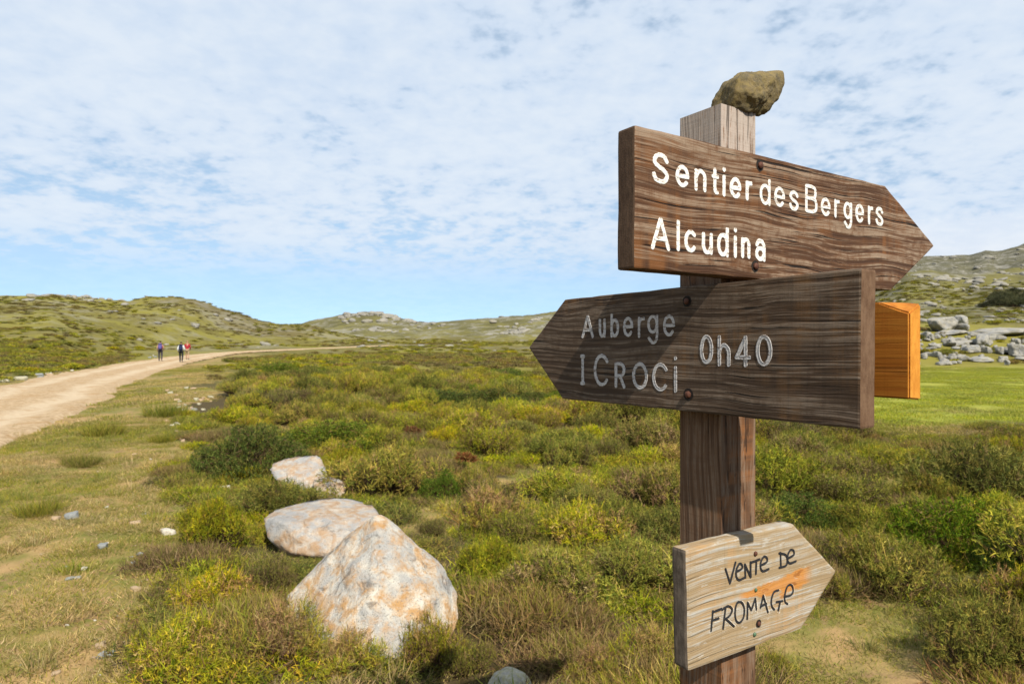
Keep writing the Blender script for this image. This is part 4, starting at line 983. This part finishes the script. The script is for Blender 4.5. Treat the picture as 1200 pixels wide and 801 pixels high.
# low rush tufts on the turf
RUSH = me_of('rush_tuft', tuft(900, .26, (.10, .26), (.003, .006), OLIVE, 55, .55), GRASS)
for px, py, wp, lb in [(90, 547, 46, 'dark green rush tuft alone on the turf at left'), (192, 488, 52, 'olive tuft on the turf close to the stony gully'), (118, 511, 46, 'yellowish tuft between the track and the lone rush tuft'), (36, 606, 52, 'straw coloured tuft left of the grey turf stone'), (205, 587, 40, 'brownish tuft left of the white stone'), (186, 519, 30, 'small flat tuft on bare soil below the gully tuft')]:
    P = ground_at(px, py); o = link('grass_tuft', RUSH); s = wp / F * P.y / .62; o.location = (P.x, P.y + .1, P.z); o.scale = (s, s, s * 1.15); o.rotation_euler = (0, 0, px)
    tag(o, lb, 'grass tuft', 'tufts on the open turf')

# a few reddish withered sprigs in the heath
RED = me_of('red_sprig', mound(700, .14, .12, 4, ([(.26, .075, .02), (.20, .06, .02), (.26, .14, .035)], [2, 2, 2]), (.03, .07), (.006, .012), .4, 61, .7, .1), LEAF)
for px, py, lb in [(547, 556, 'rust red withered sprig right of the small dark juniper'), (485, 519, 'rust red sprig behind the tall broom clump')]:
    P = ground_at(px, py); e = empty('withered_sprig', (P.x, P.y, P.z + .16)); link('foliage', RED, None, e); tag(e, lb, 'shrub', 'red sprigs')

# ------------------------------------------------------------------ heath and grass that nobody could count
def scatter(name, pts, rot, scl, idx, protos, label, cat):
    pc = bpy.data.collections.new(name + '_kinds')
    for i, me in enumerate(protos):
        o = bpy.data.objects.new('%s_%02d' % (name, i), me); pc.objects.link(o)
    me = bpy.data.meshes.new(name); n = len(pts); me.vertices.add(n); me.vertices.foreach_set('co', np.asarray(pts, np.float32).ravel())
    for an, ty, dat, key in (('rot', 'FLOAT_VECTOR', rot, 'vector'), ('scl', 'FLOAT_VECTOR', scl, 'vector'), ('idx', 'INT', idx, 'value')):
        a = me.attributes.new(an, ty, 'POINT'); a.data.foreach_set(key, np.asarray(dat, np.int32 if ty == 'INT' else np.float32).ravel())
    o = link(name, me); tag(o, label, cat, None, 'stuff')
    ng = bpy.data.node_groups.new(name, 'GeometryNodeTree')
    ng.interface.new_socket('Geometry', in_out='INPUT', socket_type='NodeSocketGeometry'); ng.interface.new_socket('Geometry', in_out='OUTPUT', socket_type='NodeSocketGeometry')
    t = NT(ng); gi = t('NodeGroupInput'); go = t('NodeGroupOutput')
    ci = t('GeometryNodeCollectionInfo', {'Collection': pc, 'Separate Children': True, 'Reset Children': True})
    def at_(nm, ty): return t('GeometryNodeInputNamedAttribute', {'Name': nm}, data_type=ty).outputs['Attribute']
    e2r = t('FunctionNodeEulerToRotation', {0: at_('rot', 'FLOAT_VECTOR')})
    ip = t('GeometryNodeInstanceOnPoints', {'Points': gi.outputs[0], 'Instance': ci.outputs[0], 'Pick Instance': True, 'Instance Index': at_('idx', 'INT'), 'Rotation': e2r.outputs[0], 'Scale': at_('scl', 'FLOAT_VECTOR')})
    t.l.new(ip.outputs[0], go.inputs[0])
    md = o.modifiers.new('scatter', 'NODES'); md.node_group = ng
    return o
R0 = np.random.RandomState(77)
def polar_pts(n, r0, r1, half=50):
    a = np.radians(R0.uniform(-half, half, n)); r = np.sqrt(R0.uniform(r0 * r0, r1 * r1, n)); return np.sin(a) * r, np.cos(a) * r
ROCKS_XY = [(-.86, 3.9, .75), (-1.55, 5.5, .75), (-2.4, 7.6, .6), (-.02, 3.2, .30), (.14, 3.55, .16)]
def clear_of(x, y, k=.75):
    m = np.ones(len(x), bool)
    for a, b, r in SHR: m &= np.hypot(x - a, y - b) > r * k
    for a, b, r in ROCKS_XY: m &= np.hypot(x - a, y - b) > r
    # keep sight lines to the boulders open
    px = CX + F * x / np.maximum(y, .5)
    m &= ~((px > 305) & (px < 545) & (y > 2.6) & (y < 5.4))
    m &= ~((px > 310) & (px < 410) & (y > 5) & (y < 7.4))
    m &= np.hypot(x - ORI.x, y - ORI.y) > .45
    return m
near = [PROTO[k] for k in ('broom_a', 'broom_b', 'broom_c', 'heath_a', 'dry_a', 'juniper_a')]
# near and middle heath
x, y = polar_pts(9500, 2.2, 36); r = np.hypot(x, y)
h, mead, pd = zones(x, y); cl = fbm(x * .35, y * .35, 0, 3, 201)
margin = (x > turf_edge(y) + .3 + .035 * y) | (x < np.interp(y, pl[:, 1], pl[:, 0])) | (y > 60)
pxx = CX + F * x / np.maximum(y, .5)
open_ = ~((r < 5.6) & (np.abs(pxx - 600) < 760)) & ~((r < 9.2) & (pxx < 560) & (pxx > 60))
open_ &= ~((pxx > 985) & (y > 10.2))
keep = (h > .5) & (mead < .3) & (pd > .5) & margin & open_ & clear_of(x, y) & (R0.uniform(0, 1, len(x)) < np.interp(r, [2, 9, 34], [1.0, .9, .8])) & ((cl > -.45) | (r > 20))
x, y, r, cl = x[keep], y[keep], r[keep], cl[keep]
# thin out crowding close to the camera
order = np.argsort(r); kept = []
grid = {}
for i in order:
    md = (.54 + .011 * r[i]) * (.8 + .5 * ((i * 7919) % 100) / 100); c = (int(x[i] // .6), int(y[i] // .6)); ok = True
    for a in (-1, 0, 1):
        for b in (-1, 0, 1):
            for j in grid.get((c[0] + a, c[1] + b), ()):
                if (x[i] - x[j]) ** 2 + (y[i] - y[j]) ** 2 < md * md: ok = False
    if ok: kept.append(i); grid.setdefault(c, []).append(i)
x, y, r, cl = x[kept], y[kept], r[kept], cl[kept]; n = len(x)
sp = fbm(x * .22, y * .22, 7, 3, 222)
u = R0.uniform(0, 1, n); idx = np.where(u < .30, 0, np.where(u < .56, 1, np.where(u < .70, 2, np.where(u < .91, 3, 4))))
idx = np.where((sp > .48) & (u < .75) & (r > 7.5), 5, idx); idx = np.where((sp < -.45) & (u < .55), 3, idx)
s = (.62 + .95 * R0.uniform(0, 1, n) ** 1.6) * np.interp(r, [3, 12, 34], [.9, 1.05, 1.25])
scl = np.stack([s, s * R0.uniform(.85, 1.15, n), s * R0.uniform(.72, 1.15, n) * np.interp(r, [3, 10, 34], [.9, 1.0, .95])], 1)
rot = np.stack([R0.uniform(-.08, .08, n), R0.uniform(-.08, .08, n), R0.uniform(0, 6.283, n)], 1)
scatter('heath', np.stack([x, y, ground_z(x, y) - .02], 1), rot, scl, idx, near, 'unbroken low heath of broom, heather and juniper', 'heath')
# low undergrowth that closes the heath between the bushes
x, y = polar_pts(2600, 1.6, 17, 54); r = np.hypot(x, y); h, mead, pd = zones(x, y); px = CX + F * x / np.maximum(y, .5)
keep = (h > .5) & (mead < .3) & (pd > .5) & (np.hypot(x - ORI.x, y - ORI.y) > .3) & (fbm(x * .9, y * .9, 0, 3, 211) > np.where(r < 6.5, -.75, -.2))
for a, b, q in ROCKS_XY: keep &= np.hypot(x - a, y - b) > q * .85
x, y, r, px = x[keep], y[keep], r[keep], px[keep]; n = len(x); front = (px > 305) & (px < 545) & (y < 5.4)
u = R0.uniform(0, 1, n); sp = fbm(x * .6, y * .6, 3, 3, 212); idx = np.where(sp > -.15, 0, np.where(sp > -.6, 1, 2)); idx = np.where(u < .14, R0.randint(0, 3, n), idx)
s = R0.uniform(.6, 1.15, n) * np.where(front, .7, 1.0); scl = np.stack([s, s, s * R0.uniform(.6, 1.2, n)], 1); rot = np.stack([0 * u, 0 * u, R0.uniform(0, 6.283, n)], 1)
scatter('undergrowth', np.stack([x, y, ground_z(x, y) - .015], 1), rot, scl, idx, LOW, 'low twigs and sprouts between the bushes of the heath', 'undergrowth')
# far heath: lighter clumps
LT = lambda pl_: ([tuple(c * 1.1 for c in q) for q in pl_[0]], pl_[1])
FARP = [me_of('far_a', mound(1100, .75, .46, 9, LT(BROOM), (.06, .16), (.02, .04), seed=31), LEAF), me_of('far_b', mound(900, .75, .40, 8, LT(OLIVE), (.06, .16), (.02, .04), seed=32), LEAF),
        me_of('far_c', mound(800, .70, .40, 7, LT(HEATHB), (.06, .16), (.02, .035), seed=33), LEAF), me_of('far_d', mound(800, .70, .45, 6, OLIVE, (.08, .2), (.02, .035), seed=34), LEAF)]
x, y = polar_pts(21000, 31, 260, 46); r = np.hypot(x, y)
x2, y2 = polar_pts(5000, 30, 90, 46); x = np.concatenate([x, x2]); y = np.concatenate([y, y2]); r = np.hypot(x, y)
h, mead, pd = zones(x, y); cl = fbm(x * .05, y * .05, 0, 4, 301); px = CX + F * x / y
crop_zone = (px > 1000) & (y > 47) & (y < 84)
keep = (h > .5) & (mead < .3) & (pd > np.interp(y, [60, 95], [.8, 9])) & ~crop_zone & (R0.uniform(0, 1, len(x)) < np.clip(.75 + cl * .9, .12, 1)) & (y > 28)
keep &= ~((px > 1000) & (R0.uniform(0, 1, len(x)) < .25))
keep &= ~((px < 420) & (r > 95) & (R0.uniform(0, 1, len(x)) < .5))
x, y, r, cl = x[keep], y[keep], r[keep], cl[keep]; n = len(x); sp = fbm(x * .03, y * .03, 5, 3, 333); u = R0.uniform(0, 1, n)
idx = np.where(u < .42, 0, np.where(u < .72, 1, np.where(u < .93, 2, 3))); idx = np.where((sp < -.35) & (u < .7), 2, idx)
s = R0.uniform(.6, 1.25, n) * np.interp(r, [30, 120, 260], [.9, 1.25, 1.7])
scl = np.stack([s, s, s * R0.uniform(.45, .85, n) * np.interp(r, [60, 160], [1, .6])], 1); rot = np.stack([0 * u, 0 * u, R0.uniform(0, 6.283, n)], 1)
scatter('distant_heath', np.stack([x, y, ground_z(x, y) - .03], 1), rot, scl, idx, FARP, 'heath covering the plain and the hill slopes', 'heath')
# turf grass
GP = [me_of('turf_a', tuft(300, .22, (.018, .065), (.0025, .0045), STRAW, 71, .9), GRASS), me_of('turf_b', tuft(260, .22, (.018, .055), (.0022, .004), GRN, 72, .9), GRASS),
      me_of('turf_c', tuft(70, .07, (.05, .15), (.0025, .0045), GRN, 73, .5), GRASS), me_of('turf_d', tuft(60, .07, (.06, .18), (.0022, .004), STRAW, 74, .55), GRASS)]
x, y = polar_pts(15000, 1.2, 17, 54); r = np.hypot(x, y); h, mead, pd = zones(x, y)
cl = fbm(x * .8, y * .8, 0, 3, 401); sl = fbm(x * 2.1, y * 2.1, 0, 3, 403)
keep = ((pd > -.1) | ((pd > -1.0) & (R0.uniform(0, 1, len(x)) < .2))) & (R0.uniform(0, 1, len(x)) < np.clip(.85 + cl * .5 - .35 * (sl > .4), .45, 1)) & ((h < .5) | (R0.uniform(0, 1, len(x)) < .5)); x, y, r, cl = x[keep], y[keep], r[keep], cl[keep]
n = len(x); u = R0.uniform(0, 1, n); gr = fbm(x * .55, y * .55, 0, 3, 402) * .5 + .5 + R0.uniform(-.2, .2, n)
idx = np.where(u < .90, np.where(gr > .42, 1, 0), np.where(gr > .5, 2, 3)); s = R0.uniform(.7, 1.2, n)
scl = np.stack([s, s, s * R0.uniform(.6, 1.1, n)], 1); rot = np.stack([0 * u, 0 * u, R0.uniform(0, 6.283, n)], 1)
scatter('grass', np.stack([x, y, ground_z(x, y)], 1), rot, scl, idx, GP, 'short dry and green grass of the open turf', 'grass')
# wider grass tufts for the turf farther off and the meadow
GF = [me_of('turf_e', tuft(260, .5, (.03, .09), (.006, .011), STRAW, 81, .9), GRASS), me_of('turf_f', tuft(260, .5, (.03, .08), (.006, .011), GRN, 82, .9), GRASS),
      me_of('turf_g', tuft(300, .5, (.03, .07), (.007, .012), ([(.28, .30, .032), (.35, .335, .05), (.20, .25, .028)], [3, 3, 2]), 83, .9), GRASS)]
x, y = polar_pts(16000, 13, 62, 47); r = np.hypot(x, y); h, mead, pd = zones(x, y)
keep = (pd > .1) & ((h < .5) | (mead > .4)) & (R0.uniform(0, 1, len(x)) < np.clip(.85 + fbm(x * .25, y * .25, 0, 3, 511) * 1.2, .1, 1)); x, y, mead = x[keep], y[keep], mead[keep]
n = len(x); gr = fbm(x * .3, y * .3, 0, 3, 502) + R0.uniform(-.35, .35, n); idx = np.where(mead > .4, 2, np.where(gr > .05, 1, 0)); s = R0.uniform(.7, 1.3, n)
scl = np.stack([s, s, s * R0.uniform(.5, 1.0, n)], 1); rot = np.stack([0 * s, 0 * s, R0.uniform(0, 6.283, n)], 1)
scatter('meadow_grass', np.stack([x, y, ground_z(x, y)], 1), rot, scl, idx, GF, 'grass of the green meadow and the far turf', 'grass')
# rocks strewn over the hills
RF = []
for i in range(4):
    me = rock_mesh('hill_rock_%d' % i, 400 + i, (1, .8, .6), 3, 10, .10, 1.3); me.materials.append(ROCK_FAR); RF.append(me)
xs, ys = [], []
def rocks_px(n, x0, x1, y0, y1, D0, D1_):
    a = R0.uniform(x0, x1, n); d = R0.uniform(D0, D1_, n); xs.append((a - CX) / F * d); ys.append(d)
rocks_px(330, -120, 150, 0, 0, 205, 250); rocks_px(150, 40, 110, 0, 0, 212, 238); rocks_px(190, 180, 260, 0, 0, 205, 245); rocks_px(160, -100, 340, 0, 0, 120, 230)
rocks_px(900, 400, 520, 0, 0, 430, 600); rocks_px(350, 560, 720, 0, 0, 420, 640); rocks_px(220, 565, 620, 0, 0, 380, 420)
rocks_px(1700, 1000, 1320, 0, 0, 115, 300); rocks_px(700, 1000, 1320, 0, 0, 600, 1000); rocks_px(60, 420, 620, 0, 0, 90, 240)
x = np.concatenate(xs); y = np.concatenate(ys); r = np.hypot(x, y); cl = fbm(x * .035, y * .035, 2, 4, 601)
keep = R0.uniform(0, 1, len(x)) < np.clip(.28 + cl * 1.5, .02, 1); x, y, r = x[keep], y[keep], r[keep]; n = len(x)
s = R0.uniform(.1, 1.0, n) ** 3 * np.interp(r, [100, 250, 600, 1000], [.9, 1.5, 4.4, 5.0]) + np.interp(r, [100, 600], [.14, .5])
scl = np.stack([s * 1.2, s, s * R0.uniform(.5, .95, n)], 1); rot = np.stack([R0.uniform(-.2, .2, n), R0.uniform(-.2, .2, n), R0.uniform(0, 6.283, n)], 1)
scatter('hillside_rocks', np.stack([x, y, ground_z(x, y) + s * .1], 1), rot, scl, R0.randint(0, 4, n), RF, 'pale rocks strewn over the distant hillsides', 'rocks')
# dark thickets on the slopes
x, y = [], []
for cx_, d, w_, n in [(1180, 165, 26, 60), (1300, 260, 60, 60)]:
    a = cx_ + R0.normal(size=n) * w_ * .5; dd = d + R0.normal(size=n) * d * .035; x.append((a - CX) / F * dd); y.append(dd)
x = np.concatenate(x); y = np.concatenate(y); r = np.hypot(x, y); n = len(x); s = R0.uniform(.8, 1.6, n) * np.interp(r, [140, 600], [1.5, 4.5])
scl = np.stack([s * 1.2, s, s * R0.uniform(.9, 1.4, n)], 1); rot = np.stack([0 * s, 0 * s, R0.uniform(0, 6.283, n)], 1)
scatter('thicket', np.stack([x, y, ground_z(x, y) - .1], 1), rot, scl, np.zeros(n, int), [me_of('thick', mound(900, .75, .55, 7, ([(.055, .06, .028), (.08, .08, .035), (.045, .05, .025)], [1, 1, 1]), (.10, .26), (.014, .03), seed=35), LEAF)], 'dark thickets on the distant slopes', 'thicket')

a = R0.uniform(1040, 1290, 90); dd = R0.uniform(52, 82, 90); x = (a - CX) / F * dd; y = dd; s = R0.uniform(.5, 1.3, 90)
scatter('outcrop_heath', np.stack([x, y, ground_z(x, y) - .05], 1), np.stack([0 * s, 0 * s, s * 9], 1), np.stack([s, s, s * .8], 1), R0.randint(0, 3, 90), FARP, 'low bushes growing between the rocks of the outcrop', 'heath')

# ------------------------------------------------------------------ hikers
SKIN = mat_simple('skin', (.42, .24, .16), .6, .1, 10)
def cloth(name, c): return mat_simple(name, c, .85, .18, 14, .15)
def skin_obj(name, verts, edges, radii, mat, parent, root=0):
    me = bpy.data.meshes.new(name); me.from_pydata(verts, edges, []); o = link(name, me, mat, parent)
    bm = bmesh.new(); bm.from_mesh(me); ly = bm.verts.layers.skin.verify(); bm.verts.ensure_lookup_table()
    for i, r_ in enumerate(radii):
        bm.verts[i][ly].radius = r_ if isinstance(r_, tuple) else (r_, r_); bm.verts[i][ly].use_root = (i == root)
    bm.to_mesh(me); bm.free()
    m = o.modifiers.new('skin', 'SKIN'); m.use_smooth_shade = True
    s_ = o.modifiers.new('sub', 'SUBSURF'); s_.levels = 2; s_.render_levels = 2
    return o
def hiker(px, py, hpx, heading, shirt, trouser, hairc, label, stride=.22, sleeve=True, shorts=False, pack=None, plabel=None, bend=0.0):
    P = ground_at(px, py); H = hpx / F * P.y; k = H / 1.74
    P.z = float(base_z(np.array([P.x]), np.array([P.y]))[0]) + .0
    e = empty('person', P, heading); e.scale = (k,) * 3; tag(e, label, 'person', 'hikers on the track')
    st_ = stride
    J = {'pel': (0, 0, .96), 'wa': (0, .01, 1.10), 'ch': (0, .03, 1.30), 'nk': (0, .035, 1.46), 'hb': (0, .05, 1.55), 'ht': (0, .045, 1.68),
         'lh': (-.10, 0, .90), 'lk': (-.11, st_ * .75, .51), 'la': (-.11, st_ * .85, .09), 'lt': (-.115, st_ * .85 + .16, .04),
         'rh': (.10, 0, .90), 'rk': (.11, -st_ * .1, .50), 'ra': (.11, -st_ * 1.15, .12), 'rt': (.115, -st_ * 1.15 + .15, .04),
         'ls': (-.185, .02, 1.40), 'le': (-.25, -.05, 1.13), 'lw': (-.25, .10, .93), 'lf': (-.245, .15, .85),
         'rs': (.185, .02, 1.40), 're': (.25, .0, 1.13), 'rw': (.25, .16, .95), 'rf': (.245, .21, .87)}
    Rd = {'pel': (.15, .11), 'wa': (.135, .10), 'ch': (.165, .115), 'nk': .058, 'hb': (.078, .092), 'ht': (.072, .085), 'lh': .088, 'lk': .058, 'la': .042, 'lt': .032, 'rh': .088, 'rk': .058, 'ra': .042, 'rt': .032,
          'ls': .062, 'le': .042, 'lw': .030, 'lf': .030, 'rs': .062, 're': .042, 'rw': .030, 'rf': .030}
    E_ = [('pel', 'wa'), ('wa', 'ch'), ('ch', 'nk'), ('nk', 'hb'), ('hb', 'ht'), ('pel', 'lh'), ('lh', 'lk'), ('lk', 'la'), ('la', 'lt'), ('pel', 'rh'), ('rh', 'rk'), ('rk', 'ra'), ('ra', 'rt'), ('ch', 'ls'), ('ls', 'le'), ('le', 'lw'), ('lw', 'lf'), ('ch', 'rs'), ('rs', 're'), ('re', 'rw'), ('rw', 'rf')]
    def sub(names, name, mat, grow, root):
        nm = [n for n in J if n in names]; ix = {n: i for i, n in enumerate(nm)}
        rad = [tuple(c + grow for c in Rd[n]) if isinstance(Rd[n], tuple) else (Rd[n] + grow,) * 2 for n in nm]
        return skin_obj(name, [J[n] for n in nm], [(ix[a], ix[b]) for a, b in E_ if a in ix and b in ix], rad, mat, e, ix[root])
    sub(set(J), 'body', SKIN, 0, 'pel')
    sub({'pel', 'wa', 'ch', 'ls', 'rs'} | ({'le', 're', 'lw', 'rw'} if sleeve else set()), 'shirt', shirt, .018, 'wa')
    sub({'pel', 'lh', 'rh', 'lk', 'rk'} | (set() if shorts else {'la', 'ra'}), 'trousers', trouser, .016, 'pel')
    for a, b in (('la', 'lt'), ('ra', 'rt')): skin_obj('shoe', [(J[a][0], J[a][1] - .03, J[a][2] * .6), (J[b][0], J[b][1] + .04, J[b][2])], [(0, 1)], [.05, .042], SHOE, e)
    skin_obj('hair', [(0, .02, 1.60), (0, .025, 1.70), (0, .06, 1.735)], [(0, 1), (1, 2)], [.092, .092, .06], hairc, e)
    if pack:
        pk = empty('backpack', P, heading); pk.scale = (k,) * 3; tag(pk, plabel, 'backpack')
        def box(name, c, s, mat, bv=.04, pr=pk):
            bm = bmesh.new(); bmesh.ops.create_cube(bm, size=1, matrix=Matrix.Translation(c) @ Matrix.Diagonal((*s, 1)))
            bmesh.ops.bevel(bm, geom=list(bm.edges), offset=bv, segments=3, affect='EDGES'); return link(name, bm_mesh(name, bm, True), mat, pr)
        box('bag', (0, -.225, 1.24), (.30, .20, .50), pack, .06); box('lid', (0, -.225, 1.51), (.28, .20, .09), pack, .03); box('front_pocket', (0, -.345, 1.15), (.22, .07, .26), pack, .028)
        for s_ in (-1, 1): skin_obj('strap', [(s_ * .09, -.13, 1.46), (s_ * .10, 0, 1.535), (s_ * .10, .155, 1.40), (s_ * .11, .165, 1.22), (s_ * .13, -.13, 1.05)], [(0, 1), (1, 2), (2, 3), (3, 4)], [.018] * 5, pack, pk)
    return e
SHOE = cloth('shoe_dark', (.05, .035, .03)); HAIR = cloth('hair_dark', (.025, .018, .014)); HAIR2 = cloth('hair_light', (.30, .19, .10))
hiker(188, 423.8, 23.5, .35, cloth('shirt_red', (.32, .05, .06)), cloth('trousers_dark', (.05, .045, .06)), HAIR, 'hiker on the left of the track with red shirt and bare arms', .10, False, False, cloth('pack_purple', (.10, .085, .26)), 'purple blue backpack worn by the left hiker')
hiker(212.3, 425.2, 23.8, .3, cloth('shirt_white', (.62, .66, .68)), cloth('trousers_black', (.025, .03, .035)), HAIR, 'hiker in a white shirt and black trousers in the middle of the track', .2, True, False, cloth('pack_navy', (.018, .025, .07)), 'dark navy backpack worn by the hiker in the white shirt')
hiker(219.6, 421.6, 21.5, .3, cloth('jacket_red', (.30, .02, .03)), cloth('trousers_tan', (.36, .27, .17)), HAIR2, 'hiker in a red jacket half hidden behind the one in white', .16, True, True)
